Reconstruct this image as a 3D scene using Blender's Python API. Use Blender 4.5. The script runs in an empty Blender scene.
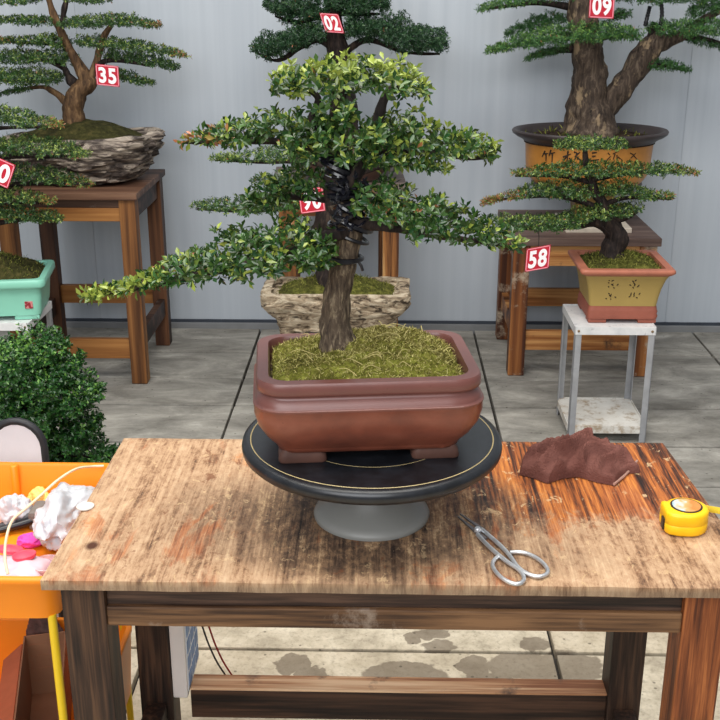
import bpy, bmesh, math, random
import numpy as np
from mathutils import Vector, Matrix, noise

random.seed(7)
RNG = np.random.default_rng(11)
SC = bpy.context.scene
COL = SC.collection

# ------------------------------------------------------------------ camera
F = 1075.0
TH = math.radians(19.5)
YAW = math.radians(1.3)
H = 1.63
CAM = Vector((0, 0, H))
FW = Vector((-math.sin(YAW) * math.cos(TH), math.cos(YAW) * math.cos(TH), -math.sin(TH)))
RT = Vector((math.cos(YAW), math.sin(YAW), 0))
UP = RT.cross(FW)


def P(x, y, Y):
    """world point at depth Y that stands where the photograph shows it"""
    d = FW + RT * ((x - 360) / F) - UP * ((y - 360) / F)
    return CAM + d * (Y / d.y)


def PZ(x, y, Z):
    d = FW + RT * ((x - 360) / F) - UP * ((y - 360) / F)
    return CAM + d * ((Z - H) / d.z)


def mpp(p):
    """metres per photo pixel at a world point"""
    return (Vector(p) - CAM).dot(FW) / F


# ------------------------------------------------------------------ materials
def rgb(r, g, b):
    f = lambda c: (c / 255 / 12.92) if c <= 10 else ((c / 255 + 0.055) / 1.055) ** 2.4
    return (f(r), f(g), f(b), 1)


class NT:
    def __init__(self, name, rough=0.6, spec=0.4, metal=0.0):
        self.m = bpy.data.materials.new(name)
        self.m.use_nodes = True
        self.t = self.m.node_tree
        self.b = self.t.nodes['Principled BSDF']
        self.b.inputs['Roughness'].default_value = rough
        self.b.inputs['Specular IOR Level'].default_value = spec
        self.b.inputs['Metallic'].default_value = metal
        self._co = None

    def n(self, t, **k):
        nd = self.t.nodes.new(t)
        for a, v in k.items():
            setattr(nd, a, v)
        return nd

    def l(self, a, b):
        self.t.links.new(a, b)

    def co(self, scale=(1, 1, 1), rot=(0, 0, 0), loc=(0, 0, 0)):
        if self._co is None:
            self._co = self.n('ShaderNodeTexCoord').outputs['Object']
        mp = self.n('ShaderNodeMapping')
        mp.inputs['Scale'].default_value = scale
        mp.inputs['Rotation'].default_value = rot
        mp.inputs['Location'].default_value = loc
        self.l(self._co, mp.inputs['Vector'])
        return mp.outputs['Vector']

    def noise(self, scale=(1, 1, 1), s=1.0, detail=4, rough=0.55, dist=0.0, rot=(0, 0, 0), loc=(0, 0, 0)):
        x = self.n('ShaderNodeTexNoise')
        x.inputs['Scale'].default_value = s
        x.inputs['Detail'].default_value = detail
        x.inputs['Roughness'].default_value = rough
        x.inputs['Distortion'].default_value = dist
        self.l(self.co(scale, rot, loc), x.inputs['Vector'])
        return x.outputs['Fac']

    def voro(self, scale=(1, 1, 1), s=1.0, feature='F1'):
        x = self.n('ShaderNodeTexVoronoi', feature=feature)
        x.inputs['Scale'].default_value = s
        self.l(self.co(scale), x.inputs['Vector'])
        return x.outputs['Distance']

    def ramp(self, fac, stops):
        r = self.n('ShaderNodeValToRGB')
        e = r.color_ramp.elements
        while len(e) < len(stops):
            e.new(0.5)
        for i, (p, c) in enumerate(stops):
            e[i].position = p
            e[i].color = c if isinstance(c, tuple) else (c, c, c, 1)
        self.l(fac, r.inputs['Fac'])
        return r.outputs['Color']

    def mix(self, fac, a, b, mode='MIX'):
        x = self.n('ShaderNodeMix', data_type='RGBA', blend_type=mode)
        for v, s in ((fac, x.inputs[0]), (a, x.inputs[6]), (b, x.inputs[7])):
            if isinstance(v, (int, float)):
                s.default_value = v if s == x.inputs[0] else (v, v, v, 1)
            elif isinstance(v, tuple):
                s.default_value = v
            else:
                self.l(v, s)
        return x.outputs[2]

    def math(self, op, a, b=None, clamp=False):
        x = self.n('ShaderNodeMath', operation=op, use_clamp=clamp)
        for v, s in ((a, x.inputs[0]), (b, x.inputs[1])):
            if v is None:
                continue
            if isinstance(v, (int, float)):
                s.default_value = v
            else:
                self.l(v, s)
        return x.outputs[0]

    def axis(self, i):
        s = self.n('ShaderNodeSeparateXYZ')
        self.l(self.co(), s.inputs[0])
        return s.outputs[i]

    def base(self, c):
        if isinstance(c, tuple):
            self.b.inputs['Base Color'].default_value = c
        else:
            self.l(c, self.b.inputs['Base Color'])
        return self

    def rough(self, fac):
        self.l(fac, self.b.inputs['Roughness'])

    def bump(self, h, strength=0.4, dist=0.005):
        x = self.n('ShaderNodeBump')
        x.inputs['Strength'].default_value = strength
        x.inputs['Distance'].default_value = dist
        self.l(h, x.inputs['Height'])
        self.l(x.outputs[0], self.b.inputs['Normal'])
        return self


def plain(name, c, rough=0.5, metal=0.0, var=0.12, s=25, bump=0.0, spec=0.4):
    m = NT(name, rough, spec, metal)
    nz = m.noise(s=s, detail=5)
    dark = tuple(v * (1 - var) for v in c[:3]) + (1,)
    lite = tuple(min(1, v * (1 + var)) for v in c[:3]) + (1,)
    m.base(m.ramp(nz, [(0.3, dark), (0.7, lite)]))
    if bump:
        m.bump(nz, bump, 0.003)
    return m.m


def wood(name, dark, mid, lite, axis='z', fine=1.0, worn=None, worn_amt=0.5, rough=0.55, contrast=(0.41, 0.5, 0.6), seed=0):
    m = NT(name, rough, 0.35)
    st = {'x': (2.2, 60, 60), 'y': (60, 2.2, 60), 'z': (60, 60, 2.2)}[axis]
    st2 = {'x': (1.2, 14, 14), 'y': (14, 1.2, 14), 'z': (14, 14, 1.2)}[axis]
    g = m.noise(tuple(v * fine for v in st), 1, 6, 0.6, 0.3, loc=(seed, seed * .7, 0))
    b = m.noise(tuple(v * fine for v in st2), 1, 3, 0.5, 0.8, loc=(seed * 1.3, 0, seed))
    f = m.math('ADD', m.math('MULTIPLY', g, 0.55), m.math('MULTIPLY', b, 0.45))
    c = m.ramp(f, [(contrast[0], dark), (contrast[1], mid), (contrast[2], lite)])
    if worn:
        w = m.noise(s=9, detail=8, rough=0.7, loc=(seed, 3, 1))
        c = m.mix(m.ramp(w, [(1 - worn_amt - .08, 0.0), (1 - worn_amt + .04, 1.0)]), c, worn)
    m.base(c)
    m.bump(g, 0.35, 0.002)
    return m.m


def leafmat(name, dark, mid, lite, young, rough=0.32, rust=(170, 105, 70)):
    m = NT(name, rough, 0.5)
    a = m.n('ShaderNodeAttribute', attribute_name='tint').outputs['Fac']
    y = m.n('ShaderNodeAttribute', attribute_name='young').outputs['Fac']
    r = m.n('ShaderNodeAttribute', attribute_name='rust').outputs['Fac']
    c = m.ramp(a, [(0.0, rgb(*dark)), (0.5, rgb(*mid)), (1.0, rgb(*lite))])
    c = m.mix(y, c, rgb(*young))
    c = m.mix(r, c, rgb(*rust))
    m.base(c)
    tr = m.n('ShaderNodeBsdfTranslucent')
    m.l(c, tr.inputs['Color'])
    ms = m.n('ShaderNodeMixShader')
    ms.inputs[0].default_value = 0.22
    m.l(m.b.outputs[0], ms.inputs[1])
    m.l(tr.outputs[0], ms.inputs[2])
    out = m.t.nodes['Material Output']
    m.l(ms.outputs[0], out.inputs['Surface'])
    return m.m


def barkmat(name, dark, mid, lite, s=1.0, patch=None):
    m = NT(name, 0.8, 0.25)
    g = m.noise((70 * s, 70 * s, 16 * s), 1, 8, 0.65, 0.6)
    v = m.voro((60 * s, 60 * s, 18 * s), 1.0)
    c = m.ramp(g, [(0.33, rgb(*dark)), (0.52, rgb(*mid)), (0.68, rgb(*lite))])
    if patch:
        q = m.noise((14 * s, 14 * s, 6 * s), 1, 5, 0.7)
        c = m.mix(m.ramp(q, [(.56, 0.0), (.62, .85)]), c, rgb(*patch))
    m.base(c)
    m.bump(m.math('ADD', g, m.math('MULTIPLY', v, 0.5)), 0.9, 0.006)
    return m.m


M = {}


# ------------------------------------------------------------------ mesh building
class MB:
    def __init__(self):
        self.v, self.f, self.mi = [], [], []
        self.smooth = []

    def add(self, vs, fs, mi=0, sm=False):
        o = len(self.v)
        self.v += [tuple(p) for p in vs]
        self.f += [tuple(i + o for i in f) for f in fs]
        self.mi += [mi] * len(fs)
        self.smooth += [sm] * len(fs)

    def box(self, x0, x1, y0, y1, z0, z1, bev=0.003, mi=0, M4=None):
        bm = bmesh.new()
        bmesh.ops.create_cube(bm, size=1)
        for v in bm.verts:
            v.co = Vector((x0 + (v.co.x + .5) * (x1 - x0), y0 + (v.co.y + .5) * (y1 - y0), z0 + (v.co.z + .5) * (z1 - z0)))
        if bev:
            bev = min(bev, .45 * min(abs(x1 - x0), abs(y1 - y0), abs(z1 - z0)))
            bmesh.ops.bevel(bm, geom=bm.edges[:], offset=bev, segments=2, affect='EDGES', profile=0.6)
        self.addbm(bm, mi, M4)

    def addbm(self, bm, mi=0, M4=None, sm=False):
        bm.verts.index_update()
        vs = [(M4 @ v.co) if M4 else v.co.copy() for v in bm.verts]
        self.add(vs, [[v.index for v in f.verts] for f in bm.faces], mi, sm)
        bm.free()

    def loops(self, ls, cap0=True, cap1=True, closed=True, mi=0, sm=True):
        n = len(ls[0])
        vs = [p for l in ls for p in l]
        fs = []
        for i in range(len(ls) - 1):
            for j in range(n if closed else n - 1):
                k = (j + 1) % n
                fs.append((i * n + j, i * n + k, (i + 1) * n + k, (i + 1) * n + j))
        if cap0:
            fs.append(tuple(range(n - 1, -1, -1)))
        if cap1:
            fs.append(tuple(range((len(ls) - 1) * n, len(ls) * n)))
        self.add(vs, fs, mi, sm)

    def tube(self, pts, rad, n=10, rough=0.0, nf=12, mi=0, flat=1.0, up=(0, 0, 1), closed=False):
        pts = [Vector(p) for p in pts]
        if not isinstance(rad, (list, tuple)):
            rad = [rad] * len(pts)
        ls = []
        prev = None
        m = len(pts)
        for i, p in enumerate(pts):
            if closed:
                t = pts[(i + 1) % m] - pts[i - 1]
            else:
                t = pts[min(i + 1, m - 1)] - pts[max(i - 1, 0)]
            t = t.normalized() if t.length > 1e-9 else Vector((0, 0, 1))
            if prev is None:
                a = Vector(up)
                if abs(a.dot(t)) > .9:
                    a = Vector((1, 0, 0))
                u = (a - t * a.dot(t)).normalized()
            else:
                u = (prev - t * prev.dot(t)).normalized()
            prev = u
            w = t.cross(u)
            l = []
            for j in range(n):
                an = 2 * math.pi * j / n
                d = u * (math.cos(an) * flat) + w * math.sin(an)
                r = rad[i]
                if rough:
                    q = p + d * r
                    r *= 1 + rough * noise.noise(q * nf) + rough * .5 * noise.noise(q * nf * 2.7)
                l.append(p + d * r)
            ls.append(l)
        if closed:
            ls.append(ls[0])
        self.loops(ls, not closed, not closed, mi=mi)

    def lathe(self, prof, c=(0, 0, 0), n=48, mi=0, sx=1.0, sy=1.0):
        ls = [[(c[0] + r * sx * math.cos(2 * math.pi * j / n), c[1] + r * sy * math.sin(2 * math.pi * j / n), c[2] + z) for j in range(n)] for r, z in prof]
        self.loops(ls, mi=mi)

    def build(self, name, mats, parent=None, smooth=None, flatten_angle=None):
        off = parent_loc(parent)
        me = bpy.data.meshes.new(name)
        me.from_pydata([(a - off.x, b - off.y, c - off.z) for a, b, c in self.v], [], self.f)
        mats = mats if isinstance(mats, (list, tuple)) else [mats]
        for m in mats:
            me.materials.append(m)
        me.polygons.foreach_set('material_index', self.mi)
        me.polygons.foreach_set('use_smooth', self.smooth if smooth is None else [smooth] * len(self.f))
        bm = bmesh.new()
        bm.from_mesh(me)
        bmesh.ops.recalc_face_normals(bm, faces=bm.faces[:])
        bm.to_mesh(me)
        bm.free()
        me.update()
        if any(self.smooth):
            try:
                me.set_sharp_from_angle(angle=math.radians(50))
            except Exception:
                pass
        o = bpy.data.objects.new(name, me)
        COL.objects.link(o)
        if parent:
            o.parent = parent
        return o


def parent_loc(p):
    v = Vector((0, 0, 0))
    while p:
        v += p.location
        p = p.parent
    return v


def thing(name, label, cat, loc, group=None):
    o = bpy.data.objects.new(name, None)
    o.empty_display_size = .05
    COL.objects.link(o)
    o.location = loc
    o['label'] = label
    o['category'] = cat
    if group:
        o['group'] = group
    return o


def tag(o, label, cat, group=None):
    o['label'] = label
    o['category'] = cat
    if group:
        o['group'] = group
    return o


def struct(o):
    o['kind'] = 'structure'
    return o


def copy_tree(o, parent=None):
    c = o.copy()
    COL.objects.link(c)
    if parent:
        c.parent = parent
    for ch in list(o.children):
        copy_tree(ch, c)
    return c


def rrect(w, d, r, z, cx=0, cy=0, yaw=0, n=7):
    r = min(r, w / 2 - 1e-4, d / 2 - 1e-4)
    pts = []
    for sx, sy, a0 in ((1, 1, 0), (-1, 1, 90), (-1, -1, 180), (1, -1, 270)):
        for k in range(n):
            a = math.radians(a0 + 90 * k / (n - 1))
            pts.append((sx * (w / 2 - r) + r * math.cos(a), sy * (d / 2 - r) + r * math.sin(a)))
    c, s = math.cos(yaw), math.sin(yaw)
    return [(cx + x * c - y * s, cy + x * s + y * c, z) for x, y in pts]


def dense(loop, k):
    out = []
    n = len(loop)
    for i in range(n):
        a, b = Vector(loop[i]), Vector(loop[(i + 1) % n])
        m = max(1, int((b - a).length / k))
        for j in range(m):
            out.append(a.lerp(b, j / m))
    return out


def resample(loop, n):
    pts = [Vector(p) for p in loop]
    seg = [(pts[(i + 1) % len(pts)] - pts[i]).length for i in range(len(pts))]
    tot = sum(seg)
    out = []
    i, acc = 0, 0.0
    for k in range(n):
        t = tot * k / n
        while acc + seg[i] < t:
            acc += seg[i]
            i += 1
        out.append(pts[i].lerp(pts[(i + 1) % len(pts)], (t - acc) / seg[i] if seg[i] else 0))
    return out


def smooth_path(pts, vals, per=8):
    pts = [Vector(p) for p in pts]
    out, ov = [], []
    n = len(pts)
    for i in range(n - 1):
        p0, p1, p2, p3 = pts[max(i - 1, 0)], pts[i], pts[i + 1], pts[min(i + 2, n - 1)]
        for k in range(per):
            t = k / per
            out.append(0.5 * ((2 * p1) + (p2 - p0) * t + (2 * p0 - 5 * p1 + 4 * p2 - p3) * t * t + (3 * p1 - p0 - 3 * p2 + p3) * t ** 3))
            ov.append(vals[i] * (1 - t) + vals[i + 1] * t)
    out.append(pts[-1])
    ov.append(vals[-1])
    return out, ov


# ------------------------------------------------------------------ foliage
def unit(a):
    return a / (np.linalg.norm(a, axis=-1, keepdims=True) + 1e-9)


def foliage(name, spine, depth, n, L, mat, parent, wratio=0.36, k=6, young=0.25, rust_tip=0.0, up=0.4, lumps=0.35, tip_young=0.5, inner=0.35):
    """a pad of leaf rosettes around a spine of (world point, half thickness m)"""
    pts = np.array([tuple(p) for p, h in spine])
    hh = np.array([h for p, h in spine])
    seg = np.linalg.norm(np.diff(pts, axis=0), axis=1)
    cum = np.concatenate([[0], np.cumsum(seg)])
    tt = np.linspace(0, cum[-1], 200)
    hd = np.interp(tt, cum, hh)
    cdf = np.cumsum(hd + .25 * hd.max())
    cdf /= cdf[-1]
    s = np.interp(RNG.random(n), cdf, tt)
    c = np.stack([np.interp(s, cum, pts[:, i]) for i in range(3)], 1)
    h = np.interp(s, cum, hh)
    tan = unit(np.stack([np.interp(np.clip(s + .02, 0, cum[-1]), cum, pts[:, i]) - np.interp(np.clip(s - .02, 0, cum[-1]), cum, pts[:, i]) for i in range(3)], 1))
    ang = RNG.random(n) * 2 * np.pi
    rr = np.where(RNG.random(n) < inner, RNG.random(n) ** .5 * .8, .75 + .3 * RNG.random(n))
    ph = RNG.random(4) * 9
    lump = 1 + lumps * np.sin(s / max(.02, hh.max() * 1.1) * 2.2 + ph[0] + 2 * np.cos(ang + ph[1])) * .6 + lumps * .5 * np.sin(s / max(.02, hh.max()) * 5 + ph[2])
    oz = np.sin(ang) * rr
    oy = np.cos(ang) * rr
    oz = np.where(oz < 0, oz * .75, oz)
    dep = depth * np.clip(h / hh.max() * 1.2, .25, 1)
    pos = c + np.stack([RNG.normal(0, .25, n) * h, oy * dep * np.clip(lump, .6, 1.3), oz * h * lump], 1)
    mid = .5 * (pts[0] + pts[-1])
    endf = np.abs(s / cum[-1] * 2 - 1) ** 2
    # which end is the tip: the thin one
    outd = tan * np.where(hh[-1] < hh[0], 1, -1)
    tipf = np.clip(1 - h / (hh.max() * .6), 0, 1)
    axis = unit(np.stack([np.zeros(n), oy * .7, oz * .7 + up], 1) + outd * (0.3 + .5 * tipf)[:, None] + RNG.normal(0, .4, (n, 3)))
    ref = unit(RNG.normal(0, 1, (n, 3)))
    u = unit(np.cross(axis, ref))
    w = np.cross(axis, u)
    kk = k
    th = (np.arange(kk)[None, :] / kk * 2 * np.pi * 1.0 + RNG.random((n, 1)) * 6.28 + RNG.normal(0, .3, (n, kk)))
    tilt = np.radians(RNG.uniform(25, 80, (n, kk)))
    rad = u[:, None, :] * np.cos(th)[..., None] + w[:, None, :] * np.sin(th)[..., None]
    d = axis[:, None, :] * np.cos(tilt)[..., None] + rad * np.sin(tilt)[..., None]
    nrm = unit(axis[:, None, :] * np.sin(tilt)[..., None] - rad * np.cos(tilt)[..., None])
    side = np.cross(d, nrm)
    ln = L * RNG.uniform(.65, 1.15, (n, kk))[..., None]
    base = pos[:, None, :] + axis[:, None, :] * (RNG.uniform(-.4, .3, (n, kk))[..., None] * L)
    B = base
    Mi = base + d * ln * .5 - nrm * ln * .05
    Lf = base + d * ln * .62 + side * ln * wratio * .5 + nrm * ln * .05
    Rt = base + d * ln * .62 - side * ln * wratio * .5 + nrm * ln * .05
    T = base + d * ln - nrm * ln * .1
    V = np.stack([B, Rt, T, Lf, Mi], 2).reshape(-1, 3)
    nl = n * kk
    off = parent_loc(parent)
    V = V - np.array([off.x, off.y, off.z])
    idx = (np.arange(nl) * 5)[:, None]
    faces = np.concatenate([idx + np.array([0, 1, 2, 4]), idx + np.array([0, 4, 2, 3])], 1).reshape(-1)
    me = bpy.data.meshes.new(name)
    me.vertices.add(len(V))
    me.vertices.foreach_set('co', V.astype(np.float32).ravel())
    me.loops.add(len(faces))
    me.loops.foreach_set('vertex_index', faces.astype(np.int32))
    me.polygons.add(nl * 2)
    me.polygons.foreach_set('loop_start', (np.arange(nl * 2) * 4).astype(np.int32))
    tint = np.repeat(np.clip(RNG.random(nl) * .7 + np.repeat(RNG.random(n), kk) * .3, 0, 1), 2)
    patch = np.clip(.5 + .8 * np.sin(s * 23 + ph[3]) * np.cos(ang * 2 + s * 11), 0, 1)
    py = np.clip(young * (.35 + 1.3 * patch) * (.5 + oz.clip(0, 1)) + tipf * tip_young, 0, 1)
    yv = np.repeat(np.where(RNG.random(nl) < np.repeat(py, kk), RNG.uniform(.3, 1, nl), RNG.uniform(0, .12, nl)), 2)
    rv = np.repeat(np.where(RNG.random(nl) < np.repeat(np.clip(rust_tip * (tipf * 1.2) + .004, 0, 1), kk), RNG.uniform(.4, 1, nl), 0), 2)
    for nm, val in (('tint', tint), ('young', yv), ('rust', rv)):
        a = me.attributes.new(nm, 'FLOAT', 'FACE')
        a.data.foreach_set('value', val.astype(np.float32))
    me.materials.append(mat)
    me.update(calc_edges=True)
    me.validate()
    o = bpy.data.objects.new(name, me)
    COL.objects.link(o)
    o.parent = parent
    return o


def px_spine(sp, Y):
    out = []
    for q in sp:
        dy = q[3] if len(q) > 3 else 0
        p = P(q[0], q[1], Y + dy)
        out.append((p, q[2] * mpp(p)))
    return out


def px_tube(mb, sp, Y, per=8, n=10, rough=.15, nf=30):
    """sp: (px, py, width px[, dy])"""
    pts, r = [], []
    for q in sp:
        p = P(q[0], q[1], Y + (q[3] if len(q) > 3 else 0))
        pts.append(p)
        r.append(q[2] * .5 * mpp(p))
    pts, r = smooth_path(pts, r, per)
    mb.tube(pts, r, n, rough, nf)


def mound(mb, loop, zc, height, cx, cy, rings=14, nz=0.012, nf=14, peak=(0, 0), power=1.6, edge=0.0, mi=0):
    """a mossy mound filling a closed outline"""
    n = 48
    lp = resample(loop, n)
    ls = []
    for i in range(rings + 1):
        t = i / rings
        l = []
        for p in lp:
            px, py = cx + peak[0], cy + peak[1]
            x = p.x + (px - p.x) * t
            y = p.y + (py - p.y) * t
            hgt = height * (1 - (1 - t) ** power)
            q = Vector((x, y, 0))
            z = zc + hgt + nz * min(1, t * 4 + .2) * (noise.noise(q * nf) + .6 * noise.noise(q * nf * 2.7) + .35 * noise.noise(q * nf * 6))
            l.append((x, y, z))
        ls.append(l)
    base = [(p.x, p.y, zc - .02) for p in lp]
    mb.loops([base] + ls, True, True, mi=mi)


def tufts(mb, src, n, L, wid=0.0012, mi=1, tri=None, seed=3, lean=.8):
    """thin moss blades standing on the faces of a mound mesh"""
    rnd = random.Random(seed)
    faces = [f for f in src.f if len(f) == 4]
    for _ in range(n):
        f = rnd.choice(faces)
        a, b, c, d = (Vector(src.v[i]) for i in f)
        u, v = rnd.random(), rnd.random()
        p = a.lerp(b, u).lerp(d.lerp(c, u), v)
        dr = Vector((rnd.gauss(0, lean), rnd.gauss(0, lean), 1)).normalized()
        l = L * rnd.uniform(.4, 1.3)
        s = dr.cross(Vector((rnd.gauss(0, 1), rnd.gauss(0, 1), rnd.gauss(0, 1)))).normalized() * wid
        bend = Vector((rnd.gauss(0, .4), rnd.gauss(0, .4), -.2)) * l * .5
        mb.add([p - s, p + s, p + dr * l * .6 + s * .7 + bend * .3, p + dr * l + bend, p + dr * l * .6 - s * .7 + bend * .3], [(0, 1, 2, 3, 4)], mi)


def text_mesh(s, size, bold, depth):
    cu = bpy.data.curves.new('numerals', 'FONT')
    cu.body = s
    cu.size = size
    cu.align_x = 'CENTER'
    cu.align_y = 'CENTER'
    cu.offset = bold
    cu.extrude = depth
    cu.space_character = 1.12
    o = bpy.data.objects.new('tmp', cu)
    COL.objects.link(o)
    dg = bpy.context.evaluated_depsgraph_get()
    dg.update()
    me = bpy.data.meshes.new_from_object(o.evaluated_get(dg))
    bpy.data.objects.remove(o)
    bpy.data.curves.remove(cu)
    return me


def number_tag(s, corners, Y, label, hang, glyph_shift=0.0, tw=0.95):
    """corners in px: TL, TR, BR, BL"""
    tl, tr, br, bl = (P(x, y, Y) for x, y in corners)
    c = (tl + tr + br + bl) / 4
    root = thing('number_tag', label, 'number tag', c, 'red number tags hung on the bonsai')
    ex = ((tr - tl) + (br - bl)) / 2
    ey = ((tl - bl) + (tr - br)) / 2
    w, h = ex.length, ey.length
    X = ex.normalized()
    N = X.cross(ey).normalized()
    Yv = ey.normalized()
    mat = Matrix((X.to_4d(), Yv.to_4d(), N.to_4d(), (0, 0, 0, 1))).transposed()
    mat[3] = (0, 0, 0, 1)
    mat.translation = c
    for r in range(3):
        mat[r][3] = c[r]
    pl = MB()
    pl.box(-w / 2, w / 2, -h / 2, h / 2, -.0012, .0012, .0005, 0, mat)
    plate = pl.build('plate', M['tagred'], root)
    bd = MB()
    t = w * .035
    ins = w * .02
    for (a, b, cc, d) in ((-w / 2 + ins, w / 2 - ins, h / 2 - ins - t, h / 2 - ins), (-w / 2 + ins, w / 2 - ins, -h / 2 + ins, -h / 2 + ins + t),
                          (-w / 2 + ins, -w / 2 + ins + t, -h / 2 + ins, h / 2 - ins), (w / 2 - ins - t, w / 2 - ins, -h / 2 + ins, h / 2 - ins)):
        bd.box(a, b, cc, d, .0012, .0018, 0, 0, mat)
    bd.build('border', M['tagpink'], root)
    me = text_mesh(s, 1.0, .035, .01)
    xs = [v.co.x for v in me.vertices]
    ys = [v.co.y for v in me.vertices]
    sw, sh = max(xs) - min(xs), max(ys) - min(ys)
    mx, my = (max(xs) + min(xs)) / 2, (max(ys) + min(ys)) / 2
    kx = w * (.76 if len(s) > 1 else .42) / sw
    ky = h * .76 / sh
    nb = MB()
    nb.add([mat @ Vector(((v.co.x - mx) * kx + glyph_shift * w, (v.co.y - my) * ky, .0022 + v.co.z * .02)) for v in me.vertices], [tuple(p.vertices) for p in me.polygons])
    nb.build('numerals', M['white_paint'], root)
    bpy.data.meshes.remove(me)
    st = MB()
    top = (tl + tr) / 2
    hp = P(hang[0], hang[1], hang[2])
    st.tube([top - Yv * h * .04, top.lerp(hp, .5) + Vector((.002, 0, 0)), hp], .0012, 5)
    st.build('string', M['black_wire'], root)
    return root


# ------------------------------------------------------------------ material set
M['tagred'] = plain('tag_red', rgb(186, 30, 52), .35, var=.08)
M['tagpink'] = plain('tag_border', rgb(232, 150, 165), .4, var=.05)
M['white_paint'] = plain('white_print', rgb(246, 240, 244), .4, var=.02)
M['black_wire'] = plain('black_wire', rgb(22, 22, 26), .3, var=.2, spec=.5)
M['leaf_main'] = leafmat('glossy_leaf', (10, 36, 20), (28, 68, 34), (66, 106, 50), (160, 174, 76), .22)
M['leaf_mid'] = leafmat('fine_leaf', (12, 40, 22), (34, 76, 38), (76, 116, 56), (160, 178, 88), .3)
M['leaf_dark'] = leafmat('dark_leaf', (14, 40, 26), (30, 66, 40), (58, 98, 58), (96, 130, 76), .4)
M['leaf_pine'] = leafmat('needle_leaf', (16, 50, 26), (42, 90, 44), (84, 134, 64), (134, 172, 84), .4)
M['leaf_shrub'] = leafmat('shrub_leaf', (8, 34, 18), (24, 68, 30), (56, 108, 46), (116, 160, 70), .3, rust=(60, 104, 46))
M['bark_main'] = barkmat('grey_brown_bark', (52, 43, 36), (92, 78, 64), (148, 132, 108), 2.2)
M['bark_dark'] = barkmat('dark_bark', (20, 16, 16), (42, 34, 32), (72, 60, 52), 1.0)
M['bark_brown'] = barkmat('brown_bark', (48, 36, 26), (98, 74, 52), (140, 112, 80), .8)
M['bark_pale'] = barkmat('peeling_bark', (36, 30, 27), (76, 64, 55), (116, 102, 88), .8, (150, 130, 104))


def mossmat(name, a, b, c, s=60):
    m = NT(name, .95, .1)
    g = m.noise(s=s, detail=7, rough=.7)
    q = m.noise(s=s * .2, detail=4)
    col = m.ramp(g, [(.3, rgb(*a)), (.5, rgb(*b)), (.7, rgb(*c))])
    m.base(m.mix(m.ramp(q, [(.45, 0.0), (.65, .7)]), col, rgb(*a)))
    m.bump(g, 1.0, .01)
    return m.m


M['moss_bright'] = mossmat('bright_moss', (70, 64, 28), (122, 124, 50), (176, 176, 84), 90)
M['moss_blade'] = NT('moss_blade', .8, .15).base(rgb(158, 162, 72)).m
_mb = NT('moss_blades', .8, .15)
_mb.base(_mb.ramp(_mb.n('ShaderNodeNewGeometry').outputs['Random Per Island'], [(0, rgb(84, 74, 34)), (.5, rgb(144, 136, 70)), (1, rgb(208, 198, 130))]))
M['moss_blade'] = _mb.m
_mb = NT('dull_moss_blades', .85, .1)
_mb.base(_mb.ramp(_mb.n('ShaderNodeNewGeometry').outputs['Random Per Island'], [(0, rgb(52, 56, 24)), (.5, rgb(92, 98, 42)), (1, rgb(140, 138, 72))]))
M['moss_blade_dull'] = _mb.m
M['moss_dull'] = mossmat('dull_moss', (44, 40, 22), (82, 84, 38), (128, 124, 62), 40)
M['moss_dark'] = mossmat('dark_moss', (36, 34, 22), (62, 62, 34), (92, 84, 50), 40)
M['soil'] = mossmat('soil', (34, 26, 22), (58, 46, 38), (84, 70, 58), 50)

# ------------------------------------------------------------------ setting
# floor: concrete slabs laid in straight courses
fl = MB()
xs = [-3.75, -2.7, -1.655, -.605, .445, 1.515, 2.56, 3.6]
ys = [-.6, .0, .34, .67, 1.01, 1.35, 1.69, 2.03, 2.362, 2.69, 3.015, 3.338, 3.672, 4.044, 4.36, 4.70, 5.06]
fl.box(xs[0] - .02, xs[-1] + .02, ys[0] - .02, 5.2, -.14, -.022, 0, 1)
for i in range(len(xs) - 1):
    for j in range(len(ys) - 1):
        r1, r2 = random.uniform(-.004, .004), random.uniform(-.004, .004)
        dz = random.uniform(-.002, .0)
        fl.box(xs[i] + .005 + r1 * .3, xs[i + 1] - .005, ys[j] + .006, ys[j + 1] - .006 + r2 * .3, -.03, dz, .004)
m = NT('concrete_slabs', .8, .25)
big = m.noise(s=1.7, detail=5, rough=.6)
mid = m.noise(s=7, detail=8, rough=.7)
fine = m.noise(s=70, detail=4, rough=.7)
rnd = m.n('ShaderNodeNewGeometry').outputs['Random Per Island']
c = m.ramp(mid, [(.32, rgb(150, 140, 122)), (.5, rgb(194, 183, 162)), (.68, rgb(222, 212, 192))])
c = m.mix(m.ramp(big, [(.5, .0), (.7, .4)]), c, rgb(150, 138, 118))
c = m.mix(m.math('MULTIPLY', rnd, .35), c, rgb(178, 162, 136))
c = m.mix(m.ramp(fine, [(.5, 0.0), (.72, .5)]), c, rgb(112, 102, 88))
# slab colour blends to a mottled grey with pale patches towards the wall
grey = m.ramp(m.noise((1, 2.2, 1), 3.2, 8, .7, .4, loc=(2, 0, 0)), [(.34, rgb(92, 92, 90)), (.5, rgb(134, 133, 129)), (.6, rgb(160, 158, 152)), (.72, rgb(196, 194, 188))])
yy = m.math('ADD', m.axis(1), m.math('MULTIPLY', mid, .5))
greyf = m.math('MULTIPLY', m.math('SUBTRACT', yy, 2.95), 2.2, True)
greyf = m.math('MINIMUM', greyf, .85)
c = m.mix(greyf, c, grey)
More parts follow.
